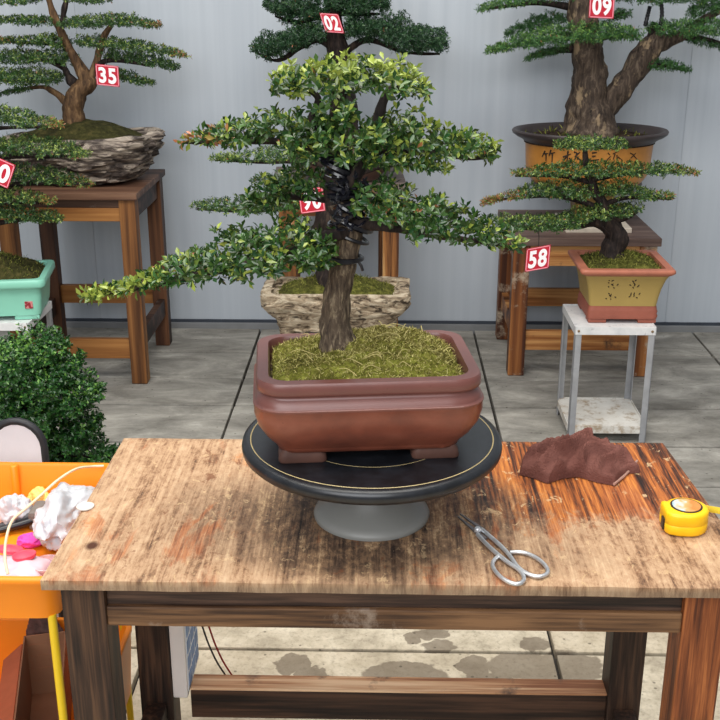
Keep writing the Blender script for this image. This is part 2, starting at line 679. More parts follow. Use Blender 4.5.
# damp blots left by drips on the nearer slabs
wob = m.n('ShaderNodeTexNoise')
wob.inputs['Scale'].default_value = 22
wob.inputs['Detail'].default_value = 3
m.l(m.co(), wob.inputs['Vector'])
wsc = m.n('ShaderNodeVectorMath', operation='MULTIPLY_ADD')
m.l(wob.outputs['Color'], wsc.inputs[0])
wsc.inputs[1].default_value = (.06, .06, 0)
wsc.inputs[2].default_value = (-.03, -.03, 0)
wad = m.n('ShaderNodeVectorMath', operation='ADD')
m.l(m.co((1, 1, 0)), wad.inputs[0])
m.l(wsc.outputs[0], wad.inputs[1])
best = None
for (x, y, rx, ry) in ((-.223, 2.30, .045, .05), (-.17, 2.255, .04, .03), (.063, 2.262, .11, .05), (.082, 2.418, .03, .03), (.155, 2.385, .045, .035), (.135, 2.445, .05, .025), (.233, 2.30, .042, .045), (.35, 2.31, .085, .06), (.265, 2.25, .06, .035),
                       (.475, 2.305, .085, .075), (.41, 2.255, .05, .045), (.40, 2.40, .04, .04), (-.4, 2.5, .05, .04), (.70, 3.0, .07, .06), (.83, 2.86, .06, .05), (.95, 3.06, .05, .04), (.75, 2.6, .06, .05), (-.1, 2.6, .05, .04)):
    sb = m.n('ShaderNodeVectorMath', operation='SUBTRACT')
    m.l(wad.outputs[0], sb.inputs[0])
    sb.inputs[1].default_value = (x, y, 0)
    dv = m.n('ShaderNodeVectorMath', operation='DIVIDE')
    m.l(sb.outputs[0], dv.inputs[0])
    dv.inputs[1].default_value = (rx, ry, 1)
    ln_ = m.n('ShaderNodeVectorMath', operation='LENGTH')
    m.l(dv.outputs[0], ln_.inputs[0])
    best = ln_.outputs['Value'] if best is None else m.math('MINIMUM', best, ln_.outputs['Value'])
c = m.mix(m.math('MULTIPLY', m.ramp(best, [(.92, 1.0), (1.0, 0.0)]), .72), c, rgb(104, 92, 78))
# dark crumbs
vc = m.voro(s=22)
cr = m.ramp(vc, [(.07, 1.0), (.10, 0.0)])
c = m.mix(m.math('MULTIPLY', cr, .6), c, rgb(66, 58, 50))
m.base(c)
m.bump(m.math('ADD', fine, mid), .35, .004)
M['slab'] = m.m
M['gap'] = plain('dark_joint', rgb(52, 48, 44), .95, var=.2)
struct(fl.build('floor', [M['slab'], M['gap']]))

# back wall: ribbed metal sandwich panels
wl = MB()
WY = 5.075
pan = [-3.8, -2.55, -1.405, -.255, .895, 1.385, 2.545, 3.7]
for i in range(len(pan) - 1):
    x0, x1 = pan[i] + .0015, pan[i + 1] - .0015
    # profile with shallow ribs
    n = int((x1 - x0) / .025)
    prof = []
    for k in range(n + 1):
        x = x0 + (x1 - x0) * k / n
        d = .0007 if k % 4 in (1, 2) else 0
        if k in (0, n):
            d = .003
        prof.append((x, WY + d))
    ls = [[(x, y, z) for x, y in prof] for z in (.03, 3.4)]
    wl.loops(ls, False, False, closed=False, sm=False)
wl.box(-3.8, 3.7, WY + .006, WY + .08, 0, 3.4, 0)
m = NT('pale_blue_grey_panel', .42, .45)
a = m.noise((18, 1, .35), 1, 4, .6)
b = m.noise((1.3, 1, .8), 1, 3, .5)
c = m.ramp(a, [(.3, rgb(178, 187, 197)), (.7, rgb(190, 198, 207))])
c = m.mix(m.ramp(b, [(.4, 0.0), (.75, .4)]), c, rgb(166, 174, 184))
sm_ = m.ramp(m.noise((3, 1, 9), 1, 6, .75, loc=(3, 0, 1)), [(.68, 0.0), (.76, .35)])
c = m.mix(sm_, c, rgb(140, 146, 152))
m.base(c)
struct(wl.build('wall_back', m.m))
bs = MB()
bs.box(-3.8, 3.7, WY - .022, WY + .01, -.02, .028, .003)
bs.box(-3.8, 3.7, WY - .008, WY + .01, .026, .042, .001, 1)
struct(bs.build('baseboard_back', [plain('cement_skirting', rgb(126, 128, 130), .8, s=8), plain('dark_seal', rgb(58, 64, 74), .6)]))

# ------------------------------------------------------------------ work table
tx0, tx1, ty0, ty1, tz = -.531, .598, 1.452, 2.003, .75
root = thing('work_table', 'large weathered wooden work table with a worn bleached and charred top in front', 'table', (.03, 1.73, 0))
tb = MB()
top_pl = 5
# planks run away from the camera; tight joints kept in one top
bm = bmesh.new()
bmesh.ops.create_grid(bm, x_segments=60, y_segments=30, size=.5)
tmp = []
for v in bm.verts:
    u, w = v.co.x + .5, v.co.y + .5
    xr = tx1 + (.566 - tx1) * w
    x = tx0 + .004 * w + (xr - tx0 - .004 * w) * u
    y = ty0 + (ty1 - ty0) * w
    edge = min(u, 1 - u, w, 1 - w)
    z = tz - (.0025 if edge < .001 else 0) + .0008 * noise.noise(Vector((x * 12, y * 5, 0)))
    if w < .001:
        y += .002 * noise.noise(Vector((x * 14, 3, 0)))
    v.co = Vector((x, y, z))
ext = bmesh.ops.extrude_face_region(bm, geom=bm.faces[:])
for e in ext['geom']:
    if isinstance(e, bmesh.types.BMVert):
        e.co.z = tz - .0195
tb.addbm(bm)
m = NT('worn_table_top', .6, .35)
X, Y = m.axis(0), m.axis(1)        # metres from the table's middle
grain = m.noise((150, 6, 20), 1, 8, .66, .35, rot=(0, 0, .06))
streak = m.noise((24, 1.6, 4), 1, 5, .6, .6, rot=(0, 0, .06), loc=(1.7, .4, 0))
flake = m.noise((46, 24, 10), 1, 9, .78, .5, loc=(.3, 0, 0))
chip = m.noise((110, 60, 10), 1, 6, .75, .6, loc=(2, 5, 0))
blot = m.noise((3.2, 3.6, 2), 1, 5, .6, .3, loc=(2.3, 1.1, 0))
f = m.math('ADD', m.math('MULTIPLY', grain, .5), m.math('MULTIPLY', streak, .5))
oiled = m.ramp(f, [(.41, rgb(34, 19, 14)), (.46, rgb(88, 46, 24)), (.51, rgb(156, 86, 38)), (.60, rgb(208, 132, 62))])
f2 = m.math('ADD', m.math('MULTIPLY', f, .5), m.math('ADD', m.math('MULTIPLY', flake, .3), m.math('MULTIPLY', chip, .2)))
bleach = m.ramp(f2, [(.41, rgb(84, 58, 42)), (.455, rgb(138, 104, 76)), (.50, rgb(172, 138, 106)), (.59, rgb(196, 166, 134))])
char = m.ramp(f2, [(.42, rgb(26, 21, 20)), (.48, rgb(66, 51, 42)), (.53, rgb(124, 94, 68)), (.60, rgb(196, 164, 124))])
# how far the old varnish has weathered away: mostly at the left end and along the front
wl_ = m.math('ADD', m.math('MULTIPLY', X, -2.3), m.math('MULTIPLY', blot, 2.2))
wl_ = m.math('ADD', wl_, m.math('MULTIPLY', flake, .9))
left = m.math('SUBTRACT', wl_, 1.42, True)
fr = m.math('ADD', m.math('MULTIPLY', Y, -5.0), m.math('MULTIPLY', blot, 1.6))
fr = m.math('ADD', fr, m.math('MULTIPLY', flake, 1.3))
front = m.math('SUBTRACT', fr, 1.45, True)
worn = m.ramp(m.math('MAXIMUM', left, front), [(.12, 0.0), (.45, 1.0)])
col = m.mix(worn, oiled, bleach)
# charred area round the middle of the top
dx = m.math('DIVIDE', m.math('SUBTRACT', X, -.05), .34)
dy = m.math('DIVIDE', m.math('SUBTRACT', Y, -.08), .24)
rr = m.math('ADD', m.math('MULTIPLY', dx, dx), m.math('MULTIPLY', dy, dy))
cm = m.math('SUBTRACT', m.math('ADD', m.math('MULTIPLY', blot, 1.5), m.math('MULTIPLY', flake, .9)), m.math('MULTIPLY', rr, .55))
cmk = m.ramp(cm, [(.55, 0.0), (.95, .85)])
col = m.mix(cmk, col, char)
# dried flakes and chips of old varnish
ch = m.ramp(m.noise((48, 30, 10), 1, 5, .7, .6, loc=(5, 2, 0)), [(.60, 0.0), (.64, .7)])
col = m.mix(m.math('MULTIPLY', ch, m.math('SUBTRACT', 1.0, m.math('MULTIPLY', worn, .3))), col, rgb(206, 176, 134))
ch2 = m.ramp(m.noise((30, 22, 10), 1, 6, .7, .6, loc=(8, 4, 0)), [(.62, 0.0), (.67, .75)])
col = m.mix(ch2, col, rgb(112, 66, 40))
# strips where the bare reddish wood shows through
rs = m.ramp(m.noise((11, 4.2, 4), 1, 6, .7, .6, loc=(9, 3, 0)), [(.56, 0.0), (.64, .7)])
redw = m.ramp(f, [(.42, rgb(92, 44, 24)), (.5, rgb(150, 82, 44)), (.6, rgb(196, 128, 76))])
col = m.mix(rs, col, redw)
ed = m.ramp(m.axis(2), [(.7375, 1.0), (.7485, 0.0)])
col = m.mix(m.math('MULTIPLY', ed, .75), col, m.ramp(flake, [(.35, rgb(84, 68, 54)), (.55, rgb(132, 112, 90)), (.7, rgb(160, 138, 112))]))
# knots
kn = m.n('ShaderNodeTexVoronoi')
kn.inputs['Scale'].default_value = 1
m.l(m.co((4.2, 3.1, 0), loc=(.35, .6, 0)), kn.inputs['Vector'])
kk_ = m.ramp(kn.outputs['Distance'], [(.035, 1.0), (.06, 0.0)])
col = m.mix(kk_, col, rgb(74, 40, 22))
m.base(col)
m.bump(m.math('ADD', grain, m.math('MULTIPLY', flake, .8)), .5, .0025)
M['tabletop'] = m.m
tb.build('tabletop', M['tabletop'], root)

M['frame_dark'] = wood('dark_stained_wood', rgb(22, 15, 12), rgb(46, 31, 24), rgb(76, 54, 40), 'z', 2.0)
M['frame_mid'] = wood('brown_stained_wood', rgb(26, 17, 13), rgb(52, 35, 26), rgb(82, 58, 41), 'z', 2.0, seed=2)
M['leg_red'] = wood('reddish_stained_wood', rgb(70, 34, 18), rgb(120, 64, 32), rgb(164, 98, 52), 'z', 2.0, seed=5)
M['apron_lite'] = wood('pale_rail_wood', rgb(56, 37, 25), rgb(92, 65, 43), rgb(124, 91, 62), 'x', 1.6, rgb(138, 122, 108), .32, seed=4)
M['apron_dark'] = wood('dark_rail_wood', rgb(26, 18, 15), rgb(52, 37, 30), rgb(84, 62, 50), 'x', 1.8, seed=3)
M['stretch'] = wood('stretcher_wood', rgb(24, 15, 12), rgb(46, 31, 23), rgb(74, 51, 38), 'x', 1.4, seed=8)
M['pale_top'] = wood('pale_stretcher_top', rgb(134, 86, 58), rgb(186, 138, 100), rgb(218, 182, 146), 'x', 1.2, rgb(98, 76, 62), .36, seed=9)
LX = ((-.511, -.441), (.478, .548))
for (x0, x1), mm in zip(LX, ('frame_mid', 'leg_red')):
    q = MB()
    q.box(x0, x1, 1.478, 1.548, 0, tz - .0195, .004)
    q.build('leg', M[mm], root)
for (x0, x1) in LX:
    q = MB()
    q.box(x0, x1, 1.905, 1.975, 0, tz - .0195, .004)
    q.build('leg', M['frame_dark'], root)
q = MB()
q.box(-.441, .478, 1.490, 1.525, tz - .068, tz - .0195, .002)
q.build('apron', M['apron_dark'], root)
q = MB()
q.box(-.441, .478, 1.483, 1.528, tz - .104, tz - .068, .003)
q.build('rail', M['apron_lite'], root)
q = MB()
q.box(-.441, .478, 1.94, 1.968, tz - .10, tz - .0195, .002)
q.build('apron', M['apron_dark'], root)
for x0 in (-.50, .51):
    q = MB()
    q.box(x0, x0 + .03, 1.548, 1.905, tz - .10, tz - .0195, .002)
    q.build('apron', M['frame_dark'], root)
q = MB()
zs = P(400, 691, 1.915).z
q.box(-.405, .478, 1.915, 1.963, zs - .075, zs - .004, .002)
st_ = q.build('stretcher', M['stretch'], root)
q = MB()
q.box(-.405, .478, 1.914, 1.964, zs - .0045, zs, .001)
q.build('pale_top_strip', M['pale_top'], st_)  # top face of the stretcher, coloured much paler than its front
for x0 in (-.498, .49):
    q = MB()
    q.box(x0, x0 + .044, 1.548, 1.905, zs - .10, zs - .03, .003)
    q.build('stretcher', M['frame_dark'], root)

# ------------------------------------------------------------------ turntable
tc = Vector((-.018, 1.68, .7508))
root = thing('turntable', 'black round bonsai turntable with gold ring line on flared grey base', 'turntable', tc)
q = MB()
q.lathe([(0.001, 0), (.1, 0), (.101, .004), (.099, .009), (.09, .016), (.078, .026), (.066, .042), (.058, .062), (.054, .09), (.053, .122), (.001, .122)], tc)
q.build('base', plain('grey_enamel', rgb(124, 124, 120), .38, var=.05, s=12), root)
q = MB()
q.lathe([(.001, .12), (.195, .121), (.213, .125), (.2195, .132), (.2205, .139), (.2185, .146), (.212, .1498), (.206, .150), (.001, .150)], tc, 96)
m = NT('black_lacquer', .33, .5)
m.base(m.ramp(m.noise(s=30, detail=6, rough=.7), [(.4, rgb(16, 18, 22)), (.75, rgb(34, 37, 43))]))
q.build('disc', m.m, root)
q = MB()
pts = [(tc.x + .205 * math.cos(a), tc.y + .205 * math.sin(a), .9) for a in np.linspace(0, 2 * math.pi, 97)[:-1]]
q.tube(pts, .0014, 6, closed=True)
pts = [(tc.x + .130 * math.cos(a), tc.y + .130 * math.sin(a), .9) for a in np.linspace(0, 2 * math.pi, 97)[:-1]]
q.tube(pts, .0011, 6, closed=True)
q.build('ring_line', plain('gold_line', rgb(176, 158, 112), .45, .0), root)

# ------------------------------------------------------------------ main bonsai
PC = Vector((-.030, 1.668, .9012))
PYAW = math.radians(6)
root = thing('potted_bonsai', 'large leafy bonsai in glazed red brown rectangular pot on the black turntable', 'bonsai', PC)
main = root


def loft(mb, prof, c, yaw, per=96, nz=0.0, nf=20, sm=True, mi=0, cap0=True, cap1=True, k=1.0):
    """prof rows: (w, d, r, z)"""
    ls = []
    for w, d, r, z in prof:
        l = resample(rrect(w * k, d * k, r * k, c.z + z, c.x, c.y, yaw), per)
        if nz:
            l = [p + Vector((noise.noise(p * nf), noise.noise(p * nf + Vector((9, 0, 0))), .5 * noise.noise(p * nf + Vector((0, 9, 0))))) * nz + Vector((noise.noise(p * nf * 3), noise.noise(p * nf * 3 + Vector((5, 0, 0))), 0)) * nz * .5 for p in l]
        ls.append(l)
    mb.loops(ls, cap0, cap1, sm=sm, mi=mi)


q = MB()
loft(q, [(.272, .182, .03, .018), (.282, .192, .03, .020), (.286, .196, .03, .026), (.29, .2, .032, .029), (.318, .225, .04, .045), (.342, .247, .048, .065), (.352, .256, .05, .085), (.352, .256, .05, .099), (.3545, .2585, .05, .1005), (.3545, .2585, .05, .103),
         (.350, .254, .05, .1045), (.348, .252, .05, .107), (.345, .249, .046, .112), (.335, .239, .044, .1175), (.331, .235, .042, .12), (.331, .235, .042, .1225), (.338, .242, .042, .1245), (.343, .247, .042, .129), (.343, .247, .042, .142), (.339, .243, .042, .146),
         (.306, .211, .03, .1465), (.302, .207, .028, .142), (.3, .205, .028, .115), (.2, .12, .02, .112)], PC, PYAW, 120, k=1.035)
m = NT('red_brown_glaze', .34, .5)
a = m.noise(s=16, detail=5)
zz = m.axis(2)
c = m.ramp(a, [(.3, rgb(98, 52, 40)), (.55, rgb(122, 66, 49)), (.75, rgb(136, 80, 62))])
lip = m.ramp(zz, [(.098, 0.0), (.104, 1.0)])
c = m.mix(m.math('MULTIPLY', lip, .8), c, rgb(104, 66, 62))
pit = m.ramp(m.voro(s=60), [(.05, 1.0), (.09, 0.0)])
c = m.mix(m.math('MULTIPLY', pit, .35), c, rgb(70, 38, 30))
m.base(c)
m.bump(a, .12, .003)
M['glaze'] = m.m
M['foot_glaze'] = plain('worn_brown_foot', rgb(84, 56, 47), .6, var=.2, s=30)
pot = q.build('pot', M['glaze'], root)
for sx in (-1, 1):
    for sy in (-1, 1):
        q = MB()
        cx, cy = sx * .107, sy * .07
        cc = Vector((PC.x + cx * math.cos(PYAW) - cy * math.sin(PYAW), PC.y + cx * math.sin(PYAW) + cy * math.cos(PYAW), PC.z))
        loft(q, [(.074, .05, .006, 0), (.078, .054, .008, .003), (.074, .052, .008, .014), (.064, .05, .008, .022)], cc, PYAW, 40)
        q.build('foot', M['foot_glaze'], pot)
# moss
mo = MB()
lp = rrect(.302, .207, .028, 0, PC.x, PC.y, PYAW)
mound(mo, lp, PC.z + .134, .044, PC.x, PC.y, 22, .009, 26, (.03, .035), 1.7)
mo2 = MB()
mo2.v, mo2.f, mo2.mi, mo2.smooth = list(mo.v), list(mo.f), list(mo.mi), list(mo.smooth)
tufts(mo2, mo, 14000, .0075, .0006, 1, seed=5, lean=1.1)
rnd_ = random.Random(4)
for k in range(26):
    a = rnd_.choice([v for v in mo.v if v[2] > PC.z + .14])
    p0 = Vector(a) + Vector((0, 0, .003))
    an = rnd_.uniform(0, 6.28)
    l = rnd_.uniform(.02, .05)
    p2 = p0 + Vector((math.cos(an) * l, math.sin(an) * l * .6, rnd_.uniform(-.002, .006)))
    pm = (p0 + p2) / 2 + Vector((rnd_.uniform(-.006, .006), 0, .007))
    pp, rr_ = smooth_path([p0, pm, p2], [.0007, .0006, .0004], 5)
    mo2.tube(pp, rr_, 5, mi=2)
mo2.build('moss', [M['moss_bright'], M['moss_blade'], plain('straw', rgb(186, 172, 112), .8)], root)
# trunk
tr = MB()
YT = 1.668
px_tube(tr, [(343, 372, 72), (341, 354, 48), (336, 336, 34), (335, 315, 29), (339, 285, 27), (345, 258, 25), (349, 235, 27), (346, 215, 32), (341, 200, 32)], YT, 10, 20, .16, 38)
trk = tr.build('trunk', M['bark_main'], root)
tr = MB()
px_tube(tr, [(344, 210, 33), (338, 195, 29), (336, 170, 23), (338, 145, 18), (336, 120, 15), (341, 97, 11), (345, 80, 6)], YT, 10, 16, .2, 40)
tr.build('upper_trunk', M['bark_dark'], trk)
for sp in ([(346, 205, 16, -.01), (352, 180, 14, -.02), (372, 150, 12, 0), (378, 120, 12, 0), (386, 95, 9, 0), (405, 82, 5, 0)],
           [(336, 160, 10), (322, 135, 9), (312, 118, 8), (318, 98, 7), (300, 84, 4)],
           [(338, 165, 13), (305, 145, 9), (260, 141, 7), (215, 142, 5), (184, 143, 2)],
           [(348, 232, 16, -.01), (318, 240, 12, -.05), (270, 258, 9, -.08), (210, 272, 7, -.1), (140, 288, 5, -.11), (90, 296, 2, -.12)],
           [(350, 222, 15, -.01), (385, 226, 11, -.04), (430, 234, 8, -.05), (480, 242, 5, -.06), (517, 247, 2, -.06)],
           [(340, 178, 13), (375, 156, 10), (420, 152, 7), (470, 158, 5), (496, 156, 2)],
           [(340, 200, 11, .02), (310, 198, 7, .04), (268, 196, 4, .05)]):
    q = MB()
    px_tube(q, sp, YT, 8, 9, .2, 50)
    q.build('branch', M['bark_dark'], root)


def pads(specs, Y, L, mat, parent, dens, kk=6, hs=1.0, **kw):
    for sp, dep, *ex in specs:
        e = dict(kw)
        if ex:
            e.update(ex[0])
        s = [(p_, h_ * hs) for p_, h_ in px_spine(sp, Y)]
        area = sum((Vector(s[i + 1][0]) - Vector(s[i][0])).length * (s[i][1] + s[i + 1][1]) for i in range(len(s) - 1))
        n = int(dens * area / (L * L) * e.pop('dn', 1.0)) + 8
        foliage('foliage', s, dep, n, L, mat, parent, k=kk, **e)


pads([
    ([(272, 86, 6), (290, 82, 13), (330, 77, 17), (370, 76, 18), (405, 81, 15), (428, 92, 6)], .085, dict(young=.62, dn=1.1)),
    ([(181, 141, 2), (205, 138, 6), (240, 133, 11), (275, 126, 16), (315, 128, 18), (338, 130, 12)], .07, dict(young=.17, rust_tip=.4)),
    ([(285, 145, 8, -.05), (320, 148, 13, -.06), (350, 150, 15, -.06), (380, 148, 14, -.04)], .04, dict(young=.25, dn=.7)),
    ([(362, 132, 14), (395, 132, 21), (435, 142, 17), (470, 147, 12), (497, 154, 6)], .075, dict(young=.34)),
    ([(365, 160, 5, -.03), (405, 161, 6, -.03), (430, 165, 4, -.03), (447, 170, 2, -.03)], .03, dict(young=.6)),
    ([(355, 198, 9, -.05), (378, 205, 19, -.06), (405, 212, 22, -.06), (445, 222, 17, -.06), (485, 233, 12, -.06), (520, 245, 5, -.06)], .08, dict(young=.12)),
    ([(86, 296, 2, -.12), (120, 289, 4, -.12), (150, 281, 7, -.11), (190, 269, 15, -.1), (235, 256, 22, -.09), (285, 250, 23, -.08), (332, 248, 15, -.05)], .085, dict(dn=1.3, young=.16, tip_young=.8)),
    ([(258, 186, 6, .04), (290, 184, 11, .04), (320, 183, 11, .03), (342, 184, 11, .02)], .05, dict(young=.15)),
    ([(322, 112, 8, -.03), (338, 116, 12, -.04), (356, 116, 10, -.03)], .035, dict(young=.2, dn=.7)),
    ([(240, 205, 5, .04), (268, 202, 9, .04), (290, 196, 6, .04)], .04, dict(young=.12)),
], YT, .0152, M['leaf_main'], root, 5.8, 6, wratio=.46)
# black ties and tape round the trunk
q = MB()


def ring(mb, px, py, w, Y, tilt=0, r=.0028, sag=.35):
    c = P(px, py, Y)
    s = mpp(c)
    pts = []
    for a in np.linspace(0, 2 * math.pi, 25)[:-1]:
        pts.append(c + Vector((math.cos(a) * w / 2 * s, math.sin(a) * w / 2 * s * .95, math.cos(a) * tilt * s)))
    mb.tube(pts, r, 6, closed=True)


ring(q, 346, 259, 33, YT, .5, .0032)
ring(q, 346, 257, 33, YT, -.5, .0028)
ring(q, 351, 236, 34, YT, -7, .003)
c0 = P(359, 262, YT - .03)
q.tube([c0, c0 + Vector((.004, -.004, -.006)), c0 + Vector((.006, -.003, -.013))], .0026, 6)
q.build('wire_tie', M['black_wire'], root)
q = MB()
rnd_ = random.Random(9)
for k in range(10):
    t = k / 9
    ring(q, 352 - 14 * t + rnd_.uniform(-3, 3), 222 - 62 * t, 38 - 10 * t + rnd_.uniform(-3, 4), YT - .005, rnd_.uniform(-12, 12), rnd_.uniform(.003, .0055))
for k in range(34):
    p = P(350 + rnd_.uniform(-14, 16), 200 + rnd_.uniform(-25, 30), YT - .045)
    d = Vector((rnd_.uniform(-1, 1), rnd_.uniform(-.6, .2), rnd_.uniform(-1, 1))).normalized() * rnd_.uniform(.008, .02)
    q.tube([p, p + d * .5 + Vector((0, -.004, 0)), p + d], [.002, .004, .001], 6, flat=.4)
q.build('black_tape', plain('black_tape', rgb(20, 20, 28), .22, var=.3, spec=.6), root)

# ------------------------------------------------------------------ shears
root = thing('bonsai_shears', 'silver bonsai shears with two looped handles lying on the table front', 'shears', PZ(490, 545, .75))
ZS = .755


def tpx(x, y, z=ZS):
    return PZ(x, y, z)


ml = NT('brushed_steel', .36, .6, .75)
ml.base(ml.ramp(ml.noise(s=60, detail=4), [(.3, rgb(186, 188, 192)), (.7, rgb(222, 224, 226))]))
M['steel'] = ml.m
dk = plain('dark_steel', rgb(120, 116, 116), .4, .7)


def hpath(pp, r):
    pts = [tpx(x, y) for x, y in pp]
    return smooth_path(pts, [r * 1.1] * 3 + [r] * (len(pts) - 3), 7)


for nm, pp in (('handle', [(477.5, 534.5), (490.5, 548), (506, 561), (519, 570), (524, 578), (521, 583), (513, 583.5), (502, 578), (494, 569), (493, 562), (499, 555.5)]),
               ('handle', [(481.5, 529.5), (496, 541.5), (508, 553.5), (518, 567), (529, 574.5), (540, 576.5), (547.5, 573), (546, 566.5), (538, 559), (527, 553.5), (518, 552), (510, 552.5)])):
    q = MB()
    pts, r = hpath(pp, .0034)
    q.tube(pts, r, 10)
    q.build(nm, M['steel'], root)
for off in (0, 1):
    q = MB()
    a0, a1 = tpx(458 + off * 2, 515.5 - off), tpx(481 + off * .5, 533 - off * 2.5)
    d = (a1 - a0).normalized()
    s = Vector((-d.y, d.x, 0))
    sg = -1 if off == 0 else 1
    w0, w1, h = .001, .0065, .0028
    z = Vector((0, 0, .003 * off - .002))
    ls = []
    for t in (0, .15, .5, .85, 1.0, 1.25):
        c = a0.lerp(a1, t) + z
        w = w0 + (w1 - w0) * min(1, t * 1.1)
        ls.append([c - s * .0006 * sg - Vector((0, 0, h / 2)), c + s * w * sg - Vector((0, 0, h / 2)), c + s * w * sg * .9 + Vector((0, 0, h / 2)), c - s * .0006 * sg + Vector((0, 0, h / 2))])
    q.loops(ls, sm=False)
    q.build('blade', dk, root)
q = MB()
c = tpx(477.5, 530.5)
q.lathe([(.001, -.003), (.0055, -.003), (.006, .003), (.0045, .0055), (.001, .006)], c, 20)
q.build('pivot_screw', M['steel'], root)

# ------------------------------------------------------------------ tape measure
tcn = Vector((.513, 1.640, .7508))
root = thing('tape_measure', 'yellow tape measure lying flat near the right end of the table, blade pulled out', 'tape measure', tcn)
q = MB()
R_ = .036


def dshape(r, z, k=1.0):
    pts = []
    for a in np.linspace(math.radians(-95), math.radians(150), 36):
        pts.append((tcn.x + .002 + r * math.cos(a), tcn.y + r * math.sin(a), tcn.z + z))
    pts += [(tcn.x - r * 1.0, tcn.y + r * .62, tcn.z + z), (tcn.x - r * 1.04, tcn.y + r * .5, tcn.z + z), (tcn.x - r * 1.04, tcn.y - r * .55, tcn.z + z), (tcn.x - r * .9, tcn.y - r * .8, tcn.z + z), (tcn.x - r * .5, tcn.y - r * .96, tcn.z + z)]
    return resample(pts, 64)


q.loops([dshape(r, z) for r, z in ((.031, 0), (.0345, .002), (.036, .005), (.0362, .019), (.0358, .0195), (.0362, .020), (.036, .036), (.0345, .0395), (.031, .041), (.02, .0412))])
ymat = plain('yellow_plastic', rgb(245, 190, 22), .38, var=.04)
q.build('case', ymat, root)
q = MB()
q.lathe([(.001, .041), (.0265, .041), (.0265, .0422), (.001, .0422)], tcn + Vector((.001, .001, 0)), 48)
stk = q.build('sticker', plain('sticker_black', rgb(40, 34, 24), .4), root)
q = MB()
q.lathe([(.001, .042), (.0235, .042), (.0235, .0428), (.001, .0429)], tcn + Vector((.001, .001, 0)), 48)
m = NT('sticker_print', .3, .5)
xx = m.axis(0)
w_ = m.math('ADD', m.math('ADD', m.math('MULTIPLY', xx, 14), .12), m.noise(s=40, detail=2))
m.base(m.ramp(w_, [(.30, rgb(96, 150, 176)), (.45, rgb(190, 200, 196)), (.55, rgb(214, 164, 104)), (.75, rgb(200, 124, 56)), (1, rgb(206, 140, 76))]))
q.build('label_disc', m.m, stk)
q = MB()
q.box(tcn.x - .0405, tcn.x - .0368, tcn.y - .017, tcn.y - .003, .756, .776, .001)
q.build('clip', plain('black_clip', rgb(44, 36, 28), .4), root)
q = MB()
pts = [Vector((tcn.x + .032, tcn.y + .026, .762)), Vector((tcn.x + .08, tcn.y + .030, .7625)), Vector((tcn.x + .083, tcn.y + .0305, .7622))]
for a, b in ((0, 1),):
    A, B = Vector((tcn.x + .028, tcn.y + .022, .779)), Vector((tcn.x + .20, tcn.y + .004, .7565))
ls = []
for t in np.linspace(0, 1, 12):
    c = A.lerp(B, t)
    ls.append([c + Vector((0, 0, -.006)), c + Vector((0, -.0018, 0)), c + Vector((0, 0, .006)), c + Vector((0, .0006, .006)), c + Vector((0, -.0012, 0)), c + Vector((0, .0006, -.006))])
q.loops(ls)
q.build('blade', plain('yellow_blade', rgb(238, 206, 60), .4), root)

# small clear disc on the table edge
q = MB()
c = PZ(82, 507, .75)
q.lathe([(.001, 0), (.0155, 0), (.016, .0012), (.0155, .0024), (.001, .0026)], Vector((c.x + .006, c.y, .7502)), 32)
tag(q.build('plastic_disc', plain('milky_plastic', rgb(206, 200, 192), .25, var=.04)), 'small milky plastic disc on the left edge of the table top', 'disc')

# ------------------------------------------------------------------ towel
out = [(517, 466), (518, 455), (526, 444), (545, 438), (560, 432), (574, 428), (584, 434), (592, 444), (606, 452), (622, 455), (637, 462), (628, 472), (615, 484), (598, 481), (578, 475), (562, 477), (548, 482), (532, 476)]
zt = [.75] * len(out)
base = [PZ(x, y, .755) for x, y in out]
# the far side of the heap stands up, so its outline lies nearer than it looks
base = [Vector((p.x, 1.79 + (p.y - 1.79) * (.62 if p.y > 1.87 else 1.0), 0)) for p in base]
lp = resample(base, 90)
cx = sum(p.x for p in lp) / 90
cy = sum(p.y for p in lp) / 90
q = MB()
ls = []
RN = 40
RID = [([(519, 464), (532, 453), (552, 446), (576, 437), (586, 440)], .020, .013), ([(524, 474), (545, 468), (562, 458), (578, 450), (600, 452)], .024, .013),
       ([(583, 479), (581, 466), (590, 457), (608, 456), (630, 462)], .020, .012), ([(528, 446), (545, 441), (565, 433)], .022, .012),
       ([(548, 478), (560, 471), (570, 474)], .012, .010), ([(596, 478), (603, 468), (618, 464)], .012, .010), ([(576, 431), (590, 443), (604, 453)], .012, .010), ([(538, 462), (552, 455), (570, 446)], .008, .006)]
rid = []
for pp, hh_, ww_ in RID:
    pts = [PZ(x, y, .768) for x, y in pp]
    pts = [Vector((p.x, 1.79 + (p.y - 1.79) * (.75 if p.y > 1.87 else 1.0), 0)) for p in pts]
    pts, _ = smooth_path(pts, [0] * len(pts), 8)
    rid.append((pts, hh_, ww_))
ls = []
for i in range(RN + 1):
    t = i / RN
    l = []
    for p in lp:
        x, y = p.x + (cx - p.x) * t, p.y + (cy - p.y) * t
        d = Vector((x, y, 0))
        wob = Vector((noise.noise(d * 20), noise.noise(d * 20 + Vector((7, 0, 0))), 0)) * .006
        e = min(1, t * 7) ** .6
        z = .020 * (1 - (1 - t) ** 2.0)
        for pts, hh_, ww_ in rid:
            dm_ = min(((d + wob) - q_).length_squared for q_ in pts)
            z += hh_ * math.exp(-dm_ / (ww_ * ww_ * .36)) * 1.25
        z += .004 * noise.noise(d * 45) + .003 * (1 - 2 * abs(noise.noise(Vector((x * 60 - y * 40, y * 25, 2)))))
        z = .7515 + z * e + .015 * min(1, t * 22) ** .5 if i else .7512
        l.append((x, y, max(z, .7512)))
    ls.append(l)
q.loops(ls, True, True)
m = NT('brown_terry', .95, .1)
g = m.noise(s=260, detail=3)
